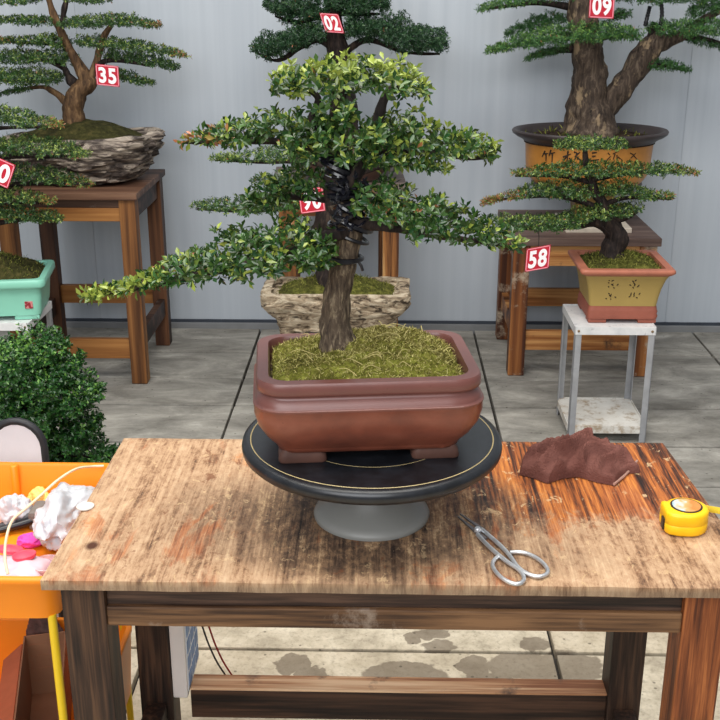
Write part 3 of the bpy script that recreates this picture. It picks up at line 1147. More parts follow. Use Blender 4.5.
c = m.ramp(m.noise(s=18, detail=5), [(.3, rgb(88, 54, 48)), (.7, rgb(120, 80, 72))])
m.base(c)
m.bump(g, .8, .003)
root = q.build('towel', m.m)
tag(root, 'crumpled brown terry towel lying at the back right of the table', 'towel')
q = MB()
hp = [PZ(x, y, .755) for x, y in ((637, 461), (630, 470), (622, 478), (614, 484))]
pts, r = smooth_path(hp, [.0022] * 4, 6)
q.tube(pts, r, 8, .2, 200, flat=1.4)
q.build('hem', plain('pale_hem', rgb(168, 132, 118), .9), root)

# ------------------------------------------------------------------ stools behind
def stool(label, x0, x1, y0, y1, z, mats, leg=.066, topth=.028, yaw=0, low=.2, front_low=.11, overhang=.012, apr=.09):
    c = Vector(((x0 + x1) / 2, (y0 + y1) / 2, 0))
    root = thing('wooden_stool', label, 'stool', c, 'wooden display stools along the wall')
    R4 = Matrix.Translation(c) @ Matrix.Rotation(yaw, 4, 'Z') @ Matrix.Translation(-c)
    q = MB()
    q.box(x0, x1, y0, y1, z - topth, z, .003, 0, R4)
    q.build('stool_top', mats[0], root)
    o = overhang
    X0, X1, Y0, Y1 = x0 + o, x1 - o, y0 + o, y1 - o
    k = 0
    for xa in (X0, X1 - leg):
        for ya in (Y0, Y1 - leg):
            q = MB()
            q.box(xa, xa + leg, ya, ya + leg, 0, z - topth, .004, 0, R4)
            q.build('leg', mats[1 + (k % 2)], root)
            k += 1
    for ya in (Y0 + .012, Y1 - .04):
        q = MB()
        q.box(X0 + leg, X1 - leg, ya, ya + .026, z - topth - .035, z - topth, .002, 0, R4)
        q.build('apron', mats[4], root)
        q = MB()
        q.box(X0 + leg, X1 - leg, ya - .004, ya + .026, z - topth - apr, z - topth - .035, .002, 0, R4)
        q.build('apron', mats[3], root)
        q = MB()
        zz = front_low if ya < c.y else low
        q.box(X0 + leg, X1 - leg, ya, ya + .03, zz, zz + .085, .002, 0, R4)
        q.build('stretcher', mats[3], root)
    for xa in (X0 + .014, X1 - .04):
        q = MB()
        q.box(xa, xa + .026, Y0 + leg, Y1 - leg, z - topth - apr, z - topth, .002, 0, R4)
        q.build('apron', mats[4], root)
        q = MB()
        q.box(xa, xa + .03, Y0 + leg, Y1 - leg, front_low + .04, front_low + .12, .002, 0, R4)
        q.build('stretcher', mats[4], root)
    return root


w1 = wood('stool_top_wood', rgb(52, 34, 26), rgb(88, 60, 46), rgb(124, 92, 72), 'x', .45, seed=11)
w2 = wood('honey_leg_wood', rgb(74, 44, 22), rgb(124, 80, 42), rgb(160, 112, 64), 'z', .4, seed=12)
w3 = wood('dark_leg_wood', rgb(40, 24, 18), rgb(78, 48, 32), rgb(112, 74, 48), 'z', .4, seed=13)
w4 = wood('honey_rail_wood', rgb(92, 56, 26), rgb(142, 92, 46), rgb(172, 120, 66), 'x', .4, seed=14)
w5 = wood('dark_rail_wood', rgb(34, 22, 18), rgb(62, 42, 34), rgb(96, 70, 56), 'x', .4, rgb(120, 110, 102), .3, seed=15)
stool('honey brown wooden stool under the rock planter at left, against the wall', -1.585, -.994, 4.262, 4.86, .82, (w1, w2, w3, w4, w5))
w6 = wood('grey_stool_top', rgb(66, 54, 50), rgb(96, 82, 76), rgb(126, 112, 104), 'x', .45, seed=16)
w7 = wood('striped_leg_wood', rgb(70, 38, 18), rgb(150, 98, 52), rgb(206, 160, 104), 'z', .8, seed=17, contrast=(.4, .5, .6))
stool('tall wooden stool directly behind the big bonsai, its striped leg showing', -.472, .085, 4.27, 4.83, .84, (w6, w2, w3, w4, w5), yaw=math.radians(2.5), overhang=.034)
SM = bpy.data.objects['wooden_stool.001']
for ch in SM.children:
    if ch.name.startswith('leg') and ch.data.vertices[0].co.x > 0:
        ch.data.materials[0] = w7
w8 = wood('weathered_top_wood', rgb(60, 46, 42), rgb(88, 70, 64), rgb(112, 94, 86), 'x', .45, seed=18)
w9 = wood('weathered_leg_wood', rgb(66, 34, 18), rgb(120, 70, 34), rgb(164, 108, 60), 'z', .4, rgb(172, 156, 136), .40, seed=19)
w10 = wood('scorched_rail_wood', rgb(58, 30, 14), rgb(140, 86, 42), rgb(196, 144, 88), 'x', .4, rgb(70, 50, 40), .34, seed=20)
stool('low weathered wooden stool with patchy legs behind the white metal stand', .532, 1.155, 4.40, 4.99, .615, (w8, w9, w9, w10, w10), front_low=.115, topth=.034, leg=.07, low=.16)

# ------------------------------------------------------------------ white metal stands
zst = .45


def metal_stand(label, x0, x1, y0, y1):
    c = Vector(((x0 + x1) / 2, (y0 + y1) / 2, 0))
    root = thing('metal_stand', label, 'plant stand', c, 'angle iron plant stands')
    wp = NT('chipped_white_paint', .45, .4)
    cc = wp.ramp(wp.noise(s=14, detail=6, rough=.7), [(.3, rgb(196, 198, 200)), (.68, rgb(226, 226, 226))])
    wp.base(wp.mix(wp.ramp(wp.noise(s=22, detail=6, rough=.75, loc=(3, 0, 0)), [(.60, 0.0), (.66, .8)]), cc, rgb(150, 152, 158)))
    gp = plain('grey_angle_iron', rgb(158, 160, 164), .45, .2, var=.15, s=18)
    q = MB()
    q.box(x0 + .004, x1 - .004, y0 + .004, y1 - .004, zst - .012, zst, .001)
    q.build('shelf_top', wp.m, root)
    q = MB()
    for a in ((x0, x1, y0, y0 + .004), (x0, x1, y1 - .004, y1), (x0, x0 + .004, y0, y1), (x1 - .004, x1, y0, y1)):
        q.box(*a, zst - .028, zst + .002, .0008)
    q.build('rim', wp.m, root)
    for sx in (0, 1):
        for sy in (0, 1):
            q = MB()
            xa = x0 + .002 if sx == 0 else x1 - .026
            xb = xa + .024
            ya = y0 + .002 if sy == 0 else y1 - .026
            yb = ya + .024
            q.box(xa, xb, ya if sy == 0 else yb - .004, ya + .004 if sy == 0 else yb, 0, zst - .026, .0008)
            q.box(xa if sx == 0 else xb - .004, xa + .004 if sx == 0 else xb, ya, yb, 0, zst - .026, .0008)
            l_ = q.build('leg', gp, root)
            q = MB()
            q.lathe([(.001, 0), (.005, 0), (.004, .003), (.001, .004)], (0, 0, 0), 10)
            q.v = [(xa + .012 + v[0], (y0 - v[2]) if sy == 0 else (y1 + v[2]), zst - .014 + v[1]) for v in q.v]
            q.build('bolt', M['bolt'], l_)
    zsh = .055
    q = MB()
    q.box(x0 + .005, x1 - .005, y0 + .006, y1 - .006, zsh, zsh + .01, .001)
    for a in ((x0 + .026, x1 - .026, y0 - .001, y0 + .004), (x0 + .026, x1 - .026, y1 - .004, y1), (x0, x0 + .004, y0 + .026, y1 - .026), (x1 - .004, x1, y0 + .026, y1 - .026)):
        q.box(*a, zsh - .018, zsh + .012, .0008)
    m = NT('dirty_white_shelf', .5, .35)
    cc = m.ramp(m.noise(s=10, detail=5), [(.3, rgb(196, 192, 184)), (.7, rgb(224, 222, 216))])
    m.base(m.mix(m.ramp(m.noise(s=16, detail=7, rough=.75, loc=(1, 1, 0)), [(.5, 0.0), (.62, .75)]), cc, rgb(150, 126, 94)))
    q.build('lower_shelf', m.m, root)
    return root


M['bolt'] = plain('rusty_bolt', rgb(132, 110, 84), .5, .5)
sx0, sx1, sy0, sy1 = .69, .982, 3.70, 3.99
s1 = metal_stand('white angle iron stand carrying the yellow square pot', sx0, sx1, sy0, sy1)
s2 = copy_tree(s1)
s2['label'] = 'white metal stand under the mint green pot at the left edge'
s2.location.x = -1.29 - (sx1 - sx0) / 2
s3 = copy_tree(s1)
s3['label'] = 'metal stand holding the stone trough, hidden behind the red brown pot'
s3.location.x = -.17
s3.location.y = 3.84
s3.location.z = -.055
s3.location.z = 0

# ------------------------------------------------------------------ small bonsai in square pot (58)
c = Vector((.868, 3.865, zst + .001))
root = thing('potted_bonsai', 'small flat layered bonsai in a mustard square pot on white stand', 'bonsai', c)
q = MB()
loft(q, [(.232, .212, .012, .014), (.252, .232, .014, .016), (.256, .236, .014, .028), (.250, .23, .014, .034), (.254, .234, .014, .044), (.248, .228, .012, .05), (.244, .224, .012, .064)], c, 0, 96, cap1=False)
brick = plain('terracotta', rgb(142, 80, 64), .6, var=.12, s=20, bump=.1)
pot = q.build('pot', [brick], root)
q = MB()
loft(q, [(.243, .223, .012, .064), (.25, .23, .012, .09), (.264, .244, .012, .13), (.284, .264, .012, .165), (.304, .284, .012, .186)], c, 0, 96, cap0=False, cap1=False)
must = plain('mustard_glaze', rgb(166, 142, 82), .38, var=.06, s=10)
q.build('wall_panel', must, pot)
q = MB()
loft(q, [(.300, .280, .012, .182), (.322, .302, .012, .188), (.336, .316, .012, .195), (.336, .316, .012, .204), (.330, .310, .012, .208), (.276, .256, .01, .208), (.272, .252, .01, .19), (.2, .18, .01, .185)], c, 0, 96, cap0=True)
rimc = plain('pink_terracotta_rim', rgb(172, 106, 84), .5, var=.1, s=20)
q.build('rim', rimc, pot)
for sx in (-1, 1):
    for sy in (-1, 1):
        q = MB()
        q.box(c.x + sx * .09 - .033, c.x + sx * .09 + .033, c.y + sy * .085 - .028, c.y + sy * .085 + .028, c.z, c.z + .016, .004)
        q.build('foot', brick, pot)
# ink characters
INK = plain('ink', rgb(48, 36, 24), .6)
q = MB()


def dab(mb, px, py, dx, dy, w, surf):
    """a brush dab; surf maps px to a point just proud of a pot's face"""
    a, b = surf(px - dx / 2, py - dy / 2), surf(px + dx / 2, py + dy / 2)
    mb.tube([a, a.lerp(b, .35), a.lerp(b, .7), b], [w * .5, w, w * .8, w * .2], 6, flat=.8)


def surf58(x, y):
    # follow the flaring front face
    for k in range(400):
        Yq = 3.70 + k * .0005
        p = P(x, y, Yq)
        zr = p.z - c.z
        d = np.interp(zr, [.064, .09, .13, .165, .186], [.223, .23, .244, .264, .284])
        if p.y >= c.y - d / 2 - .0008:
            return p
    return p


def s58(zx, zy):
    return 600 + zx / 12, 260 + zy / 12


for grp in (((112, 247, 18, -6), (155, 248, 32, -14), (105, 275, 18, 4), (148, 300, 26, 22), (150, 292, 22, -16), (103, 322, 8, 14), (212, 297, 22, -18), (168, 335, 16, 10)),
            ((430, 245, 22, -16), (398, 258, 20, 14), (412, 285, 20, 30), (418, 300, 14, -26), (365, 302, 24, 8), (398, 332, 10, 18), (460, 312, 28, -28)),
            ((108, 405, 18, 12), (122, 432, 22, 24), (132, 420, 10, -30), (75, 463, 16, 10), (185, 447, 20, 10), (130, 470, 14, 2)),
            ((355, 440, 22, -8), (372, 410, 10, -40), (410, 405, 8, -34), (408, 432, 10, -16), (442, 452, 22, 8), (475, 405, 20, -18))):
    q = MB()
    for (zx, zy, dx, dy) in grp:
        x, y = s58(zx, zy)
        dab(q, x, y, dx / 12 * 1.1, dy / 12 * 1.1, .0028, surf58)
    q.build('ink_character', INK, pot)
q = MB()
px_ = rrect(.274, .254, .01, 0, c.x, c.y)
mound(q, px_, c.z + .192, .042, c.x, c.y, 12, .01, 18, (-.005, .01))
q2 = MB()
q2.v, q2.f, q2.mi, q2.smooth = list(q.v), list(q.f), list(q.mi), list(q.smooth)
tufts(q2, q, 1500, .016, .0014, 1, seed=6)
q2.build('moss', [M['moss_dull'], M['moss_blade_dull']], root)
Y58 = 3.87
q = MB()
px_tube(q, [(612, 262, 30), (612, 250, 21), (618, 240, 20), (613, 228, 19), (606, 218, 15), (604, 205, 11), (594, 190, 9), (587, 170, 7), (585, 148, 5)], Y58, 8, 12, .3, 25)
q.build('trunk', M['bark_dark'], root)
for sp in ([(612, 232, 14), (596, 222, 11), (575, 226, 7, -.03), (540, 228, 5, -.05), (505, 228, 2, -.05)], [(610, 222, 10), (625, 218, 6), (638, 212, 2)], [(604, 212, 8), (585, 203, 6), (550, 196, 4), (484, 201, 2)],
           [(604, 205, 7), (625, 198, 4), (670, 199, 2)], [(590, 182, 6), (560, 176, 4), (515, 176, 2)], [(590, 180, 6), (640, 172, 4), (694, 173, 2)]):
    q = MB()
    px_tube(q, sp, Y58, 6, 7, .2, 40)
    q.build('branch', M['bark_dark'], root)
pads([
    ([(556, 145, 3), (575, 143, 7), (600, 143, 7), (626, 144, 4)], .09, dict(young=.4, rust_tip=.2)),
    ([(512, 173, 2), (540, 171, 5), (570, 169, 8), (610, 170, 8), (650, 169, 6), (680, 170, 4), (697, 172, 2)], .1, dict(rust_tip=.5)),
    ([(481, 203, 2), (505, 197, 3), (535, 190, 7), (565, 190, 10), (590, 190, 7)], .1, dict(rust_tip=.8)),
    ([(597, 190, 6), (620, 188, 9), (645, 194, 6), (674, 197, 3)], .09, dict(rust_tip=.6, young=.35)),
    ([(494, 222, 6, -.05), (520, 223, 8, -.06), (550, 223, 8, -.05), (578, 221, 6, -.03)], .08, dict(young=.2)),
    ([(572, 216, 7, -.03), (600, 212, 8, -.03), (625, 210, 6), (641, 206, 3)], .09),
], Y58, .0135, M['leaf_mid'], root, 7.0, 6, hs=.8, young=.25)

# ------------------------------------------------------------------ mint green pot at left
c = Vector((-1.455, 3.845, zst + .001))
MYAW = math.radians(9)
root = thing('potted_bonsai', 'bonsai with drooping tiers in a mint green pot at the left edge', 'bonsai', c)
q = MB()
loft(q, [(.34, .235, .02, .016), (.36, .255, .02, .018), (.366, .26, .02, .035), (.376, .270, .02, .09), (.384, .278, .02, .118), (.392, .285, .02, .121), (.412, .305, .022, .126), (.418, .311, .024, .132), (.418, .311, .024, .150), (.412, .305, .022, .156),
         (.372, .265, .02, .157), (.366, .26, .02, .15), (.362, .256, .02, .125), (.2, .15, .02, .12)], c, MYAW, 120)
mint = plain('mint_glaze', rgb(134, 200, 178), .3, var=.05, s=9)
pot = q.build('pot', mint, root)
RM = Matrix.Translation(c) @ Matrix.Rotation(MYAW, 4, 'Z') @ Matrix.Translation(-c)
for sx in (-1, 1):
    for sy in (-1, 1):
        q = MB()
        q.box(c.x + sx * .13 - .045, c.x + sx * .13 + .045, c.y + sy * .09 - .033, c.y + sy * .09 + .033, c.z, c.z + .018, .006, 0, RM)
        q.build('foot', mint, pot)
q = MB()
q.box(c.x + .128, c.x + .157, c.y - .1345, c.y - .126, c.z + .045, c.z + .073, .002, 0, RM)
m = NT('red_seal', .5)
m.base(m.ramp(m.voro(s=110), [(.2, rgb(150, 40, 50)), (.5, rgb(120, 30, 40)), (.6, rgb(196, 120, 120))]))
q.build('seal_mark', m.m, pot)
q = MB()
mound(q, rrect(.364, .258, .02, 0, c.x, c.y, MYAW), c.z + .138, .085, c.x, c.y, 14, .012, 14, (0, 0), 1.8)
q2 = MB()
q2.v, q2.f, q2.mi, q2.smooth = list(q.v), list(q.f), list(q.mi), list(q.smooth)
tufts(q2, q, 1600, .014, .0012, 1, seed=8)
q2.build('moss', [M['moss_dark'], M['moss_blade_dull']], root)
YG = 3.8
q = MB()
px_tube(q, [(-40, 262, 40), (-42, 240, 30), (-35, 215, 26), (-45, 190, 22), (-38, 160, 18), (-42, 130, 12), (-40, 100, 7)], YG, 8, 12, .25, 22)
q.build('trunk', M['bark_dark'], root)
for sp in ([(-40, 150, 9), (-10, 132, 6), (2, 128, 4), (55, 127, 2)], [(-40, 178, 9), (0, 158, 6), (80, 156, 2)], [(-42, 195, 9), (20, 184, 5), (90, 184, 2)], [(-40, 215, 9), (0, 203, 5), (50, 203, 2)], [(-38, 230, 8), (20, 220, 4), (60, 219, 2)]):
    q = MB()
    px_tube(q, sp, YG, 6, 7, .2, 40)
    q.build('branch', M['bark_dark'], root)
pads([
    ([(-60, 112, 8), (-20, 116, 10), (15, 117, 9), (40, 122, 5), (62, 125, 2)], .12, dict(rust_tip=.6, young=.35)),
    ([(-60, 146, 8), (0, 147, 9), (35, 146, 9), (65, 150, 6), (88, 155, 3)], .12, dict(young=.3, rust_tip=.2)),
    ([(-30, 172, 7, .03), (20, 173, 9, .03), (50, 176, 7, .03), (78, 181, 4, .03), (92, 185, 2, .03)], .1, dict(young=.2, rust_tip=.5)),
    ([(-60, 195, 8, -.06), (0, 194, 8, -.06), (25, 197, 6, -.06), (42, 200, 3, -.06), (55, 201, 2, -.06)], .1, dict(young=.35, rust_tip=.9)),
    ([(-50, 212, 8), (5, 212, 8), (35, 215, 6), (62, 219, 2)], .1, dict(young=.1)),
    ([(-70, 92, 8), (-40, 84, 14), (-10, 92, 5)], .12),
], YG, .0135, M['leaf_mid'], root, 7.0, 6, hs=.85, young=.25)

# ------------------------------------------------------------------ rock planter bonsai (35)
c = Vector((-1.285, 4.56, .82))
root = thing('potted_bonsai', 'bonsai with level leaf tiers growing in a rugged rock planter at left', 'bonsai', c)


def rockmat(name, dark, mid, lite, st=(6, 6, 26), holes=None):
    m = NT(name, .85, .25)
    g = m.noise(st, 1, 8, .65, 1.2)
    col = m.ramp(g, [(.34, rgb(*dark)), (.48, rgb(*mid)), (.62, rgb(*lite))])
    if holes:
        h_ = m.noise((st[0] * 1.2, st[1] * 1.2, st[2] * 1.1), 1, 4, .6, .6, loc=(4, 2, 1))
        col = m.mix(m.ramp(h_, [(.58, 0.0), (.64, .85)]), col, rgb(*holes))
    m.base(col)
    m.bump(g, 1.0, .02)
    return m.m


q = MB()
ls = []
sx_ = np.linspace(0, 1, 15)
prof = [(.40, .28, -.03, 0.002), (.47, .34, -.02, .02), (.56, .38, 0, .06), (.60, .40, .005, .10), (.645, .42, .012, .14), (.67, .43, .015, .165), (.66, .42, .015, .185), (.60, .36, .01, .19), (.57, .33, .01, .165)]
for (w, d, ox, z) in prof:
    l = resample(rrect(w, d, min(w, d) * .42, c.z + z, c.x + ox, c.y), 110)
    o_ = []
    for p in l:
        a = noise.noise(Vector((p.x * 7, p.y * 7, p.z * 26))) * .03 + noise.noise(Vector((p.x * 18, p.y * 18, p.z * 60))) * .014
        dr = Vector((p.x - c.x, p.y - c.y, 0)).normalized()
        zz = p.z + (.012 * noise.noise(p * 9) if z > .03 else 0)
        # right end rises to a lip
        if z > .1:
            zz += .02 * max(0, (p.x - c.x) / .33) ** 2
        q_ = p + dr * a
        o_.append(Vector((q_.x, q_.y, max(zz, c.z))))
    ls.append(o_)
# denser rings
fine_ls = []
for i in range(len(ls) - 1):
    for t in np.linspace(0, 1, 6)[:-1]:
        row = []
        for a, b in zip(ls[i], ls[i + 1]):
            p = a.lerp(b, float(t))
            dr = Vector((p.x - c.x, p.y - c.y, 0)).normalized()
            amp = (noise.noise(Vector((p.x * 9, p.y * 9, p.z * 48 + 4 * noise.noise(p * 8)))) * .03 + noise.noise(Vector((p.x * 22, p.y * 22, p.z * 95))) * .014)
            row.append(p + dr * amp)
        fine_ls.append(row)
fine_ls.append(ls[-1])
q.loops(fine_ls)
q.build('rock_planter', rockmat('layered_rock', (20, 18, 20), (96, 86, 80), (196, 182, 166), (7, 7, 34)), root)
q = MB()
mound(q, resample(rrect(.585, .345, .15, 0, c.x + .01, c.y), 60), c.z + .168, .085, c.x, c.y, 14, .012, 12, (-.02, .03), 1.7)
q.build('moss', M['moss_dark'], root)
Y35 = 4.58
q = MB()
px_tube(q, [(73, 138, 32), (74, 122, 22), (73, 108, 21), (78, 92, 20), (87, 82, 18), (80, 68, 12), (70, 50, 9), (60, 30, 9), (52, 10, 7), (45, -15, 6), (40, -40, 4)], Y35, 8, 12, .3, 16)
q.build('trunk', M['bark_brown'], root)
for sp in ([(85, 86, 13), (93, 72, 8), (98, 56, 7), (105, 35, 7), (112, 25, 4)], [(70, 108, 10), (62, 98, 7), (52, 91, 6), (40, 87, 4), (5, 92, 2)], [(75, 82, 7), (66, 72, 6), (60, 62, 5), (30, 60, 2)], [(66, 45, 6), (50, 44, 4), (10, 42, 2)],
           [(98, 64, 6), (115, 60, 5), (150, 66, 2)], [(62, 28, 6), (64, 10, 6), (68, -5, 4)], [(96, 74, 5), (118, 76, 5), (150, 83, 2)], [(78, 88, 8), (70, 82, 7), (66, 70, 6), (50, 62, 3)]):
    q = MB()
    px_tube(q, sp, Y35, 6, 7, .25, 24)
    q.build('branch', M['bark_brown'] if sp[0][2] >= 10 else M['bark_dark'], root)
pads([
    ([(-30, 18, 4), (10, 20, 4), (35, 21, 6), (57, 22, 5)], .13, dict(rust_tip=.3)),
    ([(62, 24, 5), (90, 22, 8), (120, 20, 8), (145, 24, 5), (161, 25, 3)], .13, dict(rust_tip=.9, young=.2)),
    ([(-20, 40, 3), (20, 41, 4), (45, 40, 7), (66, 43, 8)], .12, dict(rust_tip=.4, young=.25)),
    ([(80, 41, 6), (105, 43, 7), (130, 45, 7), (160, 50, 5), (188, 56, 2)], .13, dict(rust_tip=.6, young=.25)),
    ([(-20, 58, 8), (15, 57, 9), (45, 57, 8), (72, 58, 8)], .14, dict(young=.15)),
    ([(105, 54, 5, .05), (135, 57, 6, .05), (160, 63, 6, .05), (177, 67, 4, .05)], .1, dict(young=.1)),
    ([(-20, 76, 10, -.06), (15, 77, 11, -.06), (40, 77, 10, -.06), (58, 78, 8, -.06)], .13, dict(young=.25)),
    ([(-5, 96, 2, -.04), (10, 92, 3, -.04), (28, 88, 3, -.04)], .06, dict(rust_tip=1.2, young=0)),
    ([(117, 74, 6), (130, 77, 7), (142, 82, 4), (154, 83, 2)], .08, dict(young=.1)),
    ([(-20, -2, 4), (20, 2, 4), (42, -2, 3)], .12, dict(rust_tip=.5)),
    ([(70, -2, 4), (90, 1, 4), (108, 1, 2)], .12, dict(rust_tip=1.)),
    ([(10, -35, 8), (45, -40, 14), (90, -34, 8)], .14),
], Y35, .014, M['leaf_mid'], root, 7.5, 6, hs=.74, young=.15)

# ------------------------------------------------------------------ dark bonsai in bowl on the middle stool (02)
c = Vector((-.17, 4.53, .84))
root = thing('potted_bonsai', 'dark rounded bonsai in a brown bowl on the tall stool behind', 'bonsai', c)
q = MB()
q.lathe([(.001, .0), (.14, 0), (.15, .004), (.152, .012), (.17, .03), (.20, .06), (.232, .1), (.25, .125), (.258, .128), (.26, .142), (.25, .148), (.225, .147), (.222, .12), (.001, .115)], c, 64, 0, 1.0, .85)
q.build('bowl', plain('brown_bowl_glaze', rgb(104, 80, 70), .45, var=.12, s=9), root)
q = MB()
lp = [Vector((c.x + .224 * math.cos(a), c.y + .19 * math.sin(a), 0)) for a in np.linspace(0, 2 * math.pi, 49)[:-1]]
mound(q, lp, c.z + .13, .04, c.x, c.y, 10, .01, 14)
q.build('moss', M['moss_dark'], root)
Y02 = 4.55
q = MB()
px_tube(q, [(344, 150, 34), (344, 120, 28), (342, 90, 26), (340, 60, 24), (336, 45, 22), (334, 25, 17), (332, 5, 15), (333, -20, 10), (331, -45, 6)], Y02, 8, 12, .25, 16)
q.build('trunk', M['bark_dark'], root)
for sp in ([(336, 50, 10), (318, 40, 7), (300, 47, 6), (285, 58, 5), (272, 60, 3), (256, 52, 2)], [(340, 58, 9), (352, 47, 7), (370, 40, 6), (405, 52, 4), (440, 54, 2)], [(333, 22, 7), (318, 18, 5), (296, 22, 4), (275, 16, 2)], [(333, 12, 7), (355, 14, 5), (380, 14, 2)]):
    q = MB()
    px_tube(q, sp, Y02, 6, 8, .25, 24)
    q.build('branch', M['bark_dark'], root)
pads([
    ([(254, 47, 6, -.04), (270, 47, 12, -.04), (285, 43, 12, -.04), (305, 34, 12, -.04), (325, 32, 12, -.04)], .12),
    ([(345, 26, 10, -.03), (375, 28, 13, -.03), (405, 36, 15, -.03), (430, 42, 14, -.03), (446, 42, 6, -.03)], .13),
    ([(266, 4, 4), (285, 8, 12), (305, 8, 14), (322, 12, 7)], .12),
    ([(326, 4, 8), (350, 4, 11), (375, 4, 10), (388, 4, 6)], .12),
    ([(285, -30, 8), (320, -40, 16), (355, -38, 16), (378, -28, 8)], .13),
], Y02, .0125, M['leaf_dark'], root, 10.0, 6, young=.1, tip_young=.0, lumps=.6)

# ------------------------------------------------------------------ stone trough bonsai (90)
YS = 3.84
c = P(335, 338, 3.76)
zs3 = c.z
# lower the hidden stand so its top meets the trough
k = (zs3 - .003) / (zst + .002)
for ch in s3.children:
    ch.data = ch.data.copy()
    for v in ch.data.vertices:
        v.co.z *= k
    for g in ch.children:
        g.data = g.data.copy()
        for v in g.data.vertices:
            v.co.z = v.co.z - (zst - .014) * (1 - k)
c = Vector((-.172, 3.84, zs3))
root = thing('potted_bonsai', 'bonsai in a pitted pale stone trough directly behind the big pot', 'bonsai', c)
q = MB()
prof = [(.40, .22, .03, .03), (.41, .23, .03, .05), (.43, .245, .035, .075), (.485, .27, .04, .1), (.52, .285, .045, .118), (.53, .29, .045, .15), (.52, .285, .04, .162), (.455, .225, .03, .165), (.45, .22, .03, .14)]
ls = []
for i in range(len(prof) - 1):
    for t in np.linspace(0, 1, 5)[:-1]:
        w, d, r, z = (prof[i][k_] * (1 - t) + prof[i + 1][k_] * t for k_ in range(4))
        row = []
        for p in resample(rrect(w * 1.035, d, r, c.z + z * 1.07, c.x - .003, c.y), 150):
            dr = Vector((p.x - c.x, p.y - c.y, 0)).normalized()
            n1 = noise.noise(Vector((p.x * 16, p.y * 16, p.z * 40)))
            n2 = noise.noise(Vector((p.x * 40, p.y * 40, p.z * 80)))
            pit_ = -max(0, noise.noise(Vector((p.x * 22 + 7, p.y * 22, p.z * 45))) - .25) * .04
            row.append(p + dr * (n1 * .008 + n2 * .004 + pit_) + Vector((0, 0, n1 * .004)))
        ls.append(row)
q.loops(ls)
stone = rockmat('pitted_stone', (70, 57, 46), (166, 148, 124), (208, 194, 170), (16, 16, 46), (48, 38, 30))
tro = q.build('trough', stone, root)
for sx in (-1, 1):
    for sy in (-1, 1):
        q = MB()
        cc = Vector((c.x + sx * .16, c.y + sy * .07, c.z))
        loft(q, [(.075, .07, .012, 0), (.085, .075, .014, .015), (.1, .08, .016, .04), (.12, .09, .02, .06)], cc, 0, 48, .008, 30)
        q.build('foot', stone, tro)
q = MB()
mound(q, rrect(.452, .222, .03, 0, c.x, c.y), c.z + .15, .065, c.x, c.y, 14, .010, 16, (-.03, .02), 1.6)
q2 = MB()
q2.v, q2.f, q2.mi, q2.smooth = list(q.v), list(q.f), list(q.mi), list(q.smooth)
tufts(q2, q, 1500, .016, .0013, 1, seed=12)
q2.build('moss', [M['moss_dull'], M['moss_blade_dull']], root)
q = MB()
px_tube(q, [(334, 285, 40), (332, 262, 30), (330, 240, 30), (328, 218, 30), (334, 200, 26), (345, 180, 20), (340, 160, 14), (345, 140, 8)], YS, 8, 12, .25, 20)
q.build('trunk', M['bark_dark'], root)
for sp in ([(333, 200, 9), (300, 206, 6), (250, 211, 4), (197, 209, 2)], [(342, 175, 9), (310, 162, 6), (260, 162, 4), (216, 160, 2)], [(345, 178, 8), (390, 165, 5), (440, 169, 2)]):
    q = MB()
    px_tube(q, sp, YS, 6, 7, .2, 30)
    q.build('branch', M['bark_dark'], root)
pads([
    ([(212, 158, 2), (240, 157, 5), (270, 155, 8), (300, 154, 9), (322, 156, 7)], .1, dict(young=.35, tip_young=.7)),
    ([(253, 181, 3), (275, 181, 5), (300, 182, 5)], .06, dict(young=.1)),
    ([(193, 205, 2), (220, 205, 6), (250, 206, 8), (280, 205, 8), (305, 200, 7)], .1, dict(young=.22, tip_young=.5)),
    ([(345, 158, 6), (390, 160, 6), (420, 164, 4), (448, 171, 2)], .08, dict(young=.4)),
], YS, .014, M['leaf_mid'], root, 5.0, 6, hs=.9)

# ------------------------------------------------------------------ pine like bonsai in oval pot (09)
Y09 = 4.70
rim_z = P(588, 130, Y09).z
bot_z = P(592, 188, Y09).z
cx09 = P(588.5, 150, Y09).x
c = Vector((cx09, Y09, bot_z))
hgt = rim_z - bot_z
# riser under it
rz = .615
q = MB()
root_r = thing('pot_riser', 'ochre ceramic riser on the weathered stool under the oval pot', 'pot riser', (cx09 + .04, Y09, rz))
q.box(cx09 - .11, cx09 + .17, Y09 - .2, Y09 + .12, rz, rz + .022, .004)
q.build('base_slab', plain('pale_slab', rgb(196, 186, 172), .7), root_r)
q = MB()
loft(q, [(.14, .14, .02, .022), (.15, .15, .02, .03), (.17, .17, .025, (bot_z - rz) * .6), (.175, .175, .025, bot_z - rz - .004), (.16, .16, .02, bot_z - rz)], Vector((cx09 + .03, Y09, rz)), 0, 64)
q.build('block', plain('ochre_riser_glaze', rgb(140, 112, 60), .5, var=.15, s=12), root_r)
root = thing('potted_bonsai', 'thick forked trunk bonsai in a yellow oval pot with black rim at right', 'bonsai', c)
q = MB()
A_, B_ = .333, .255
body = [(.62, .012), (.70, .03), (.765, .06), (.80, .1), (.82, hgt * .8), (.83, hgt - .035)]
ls = [[(c.x + A_ * k * math.cos(a), c.y + B_ * k * math.sin(a), c.z + z) for a in np.linspace(0, 2 * math.pi, 73)[:-1]] for k, z in body]
q.loops(ls)
m = NT('yellow_glaze', .42, .45)
c_ = m.ramp(m.noise(s=7, detail=6, rough=.65), [(.3, rgb(150, 98, 40)), (.6, rgb(186, 128, 58)), (.75, rgb(200, 150, 84))])
m.base(c_)
pot = q.build('pot', m.m, root)
blackrim = plain('black_brown_rim', rgb(58, 50, 50), .42, var=.15, s=10)
q = MB()
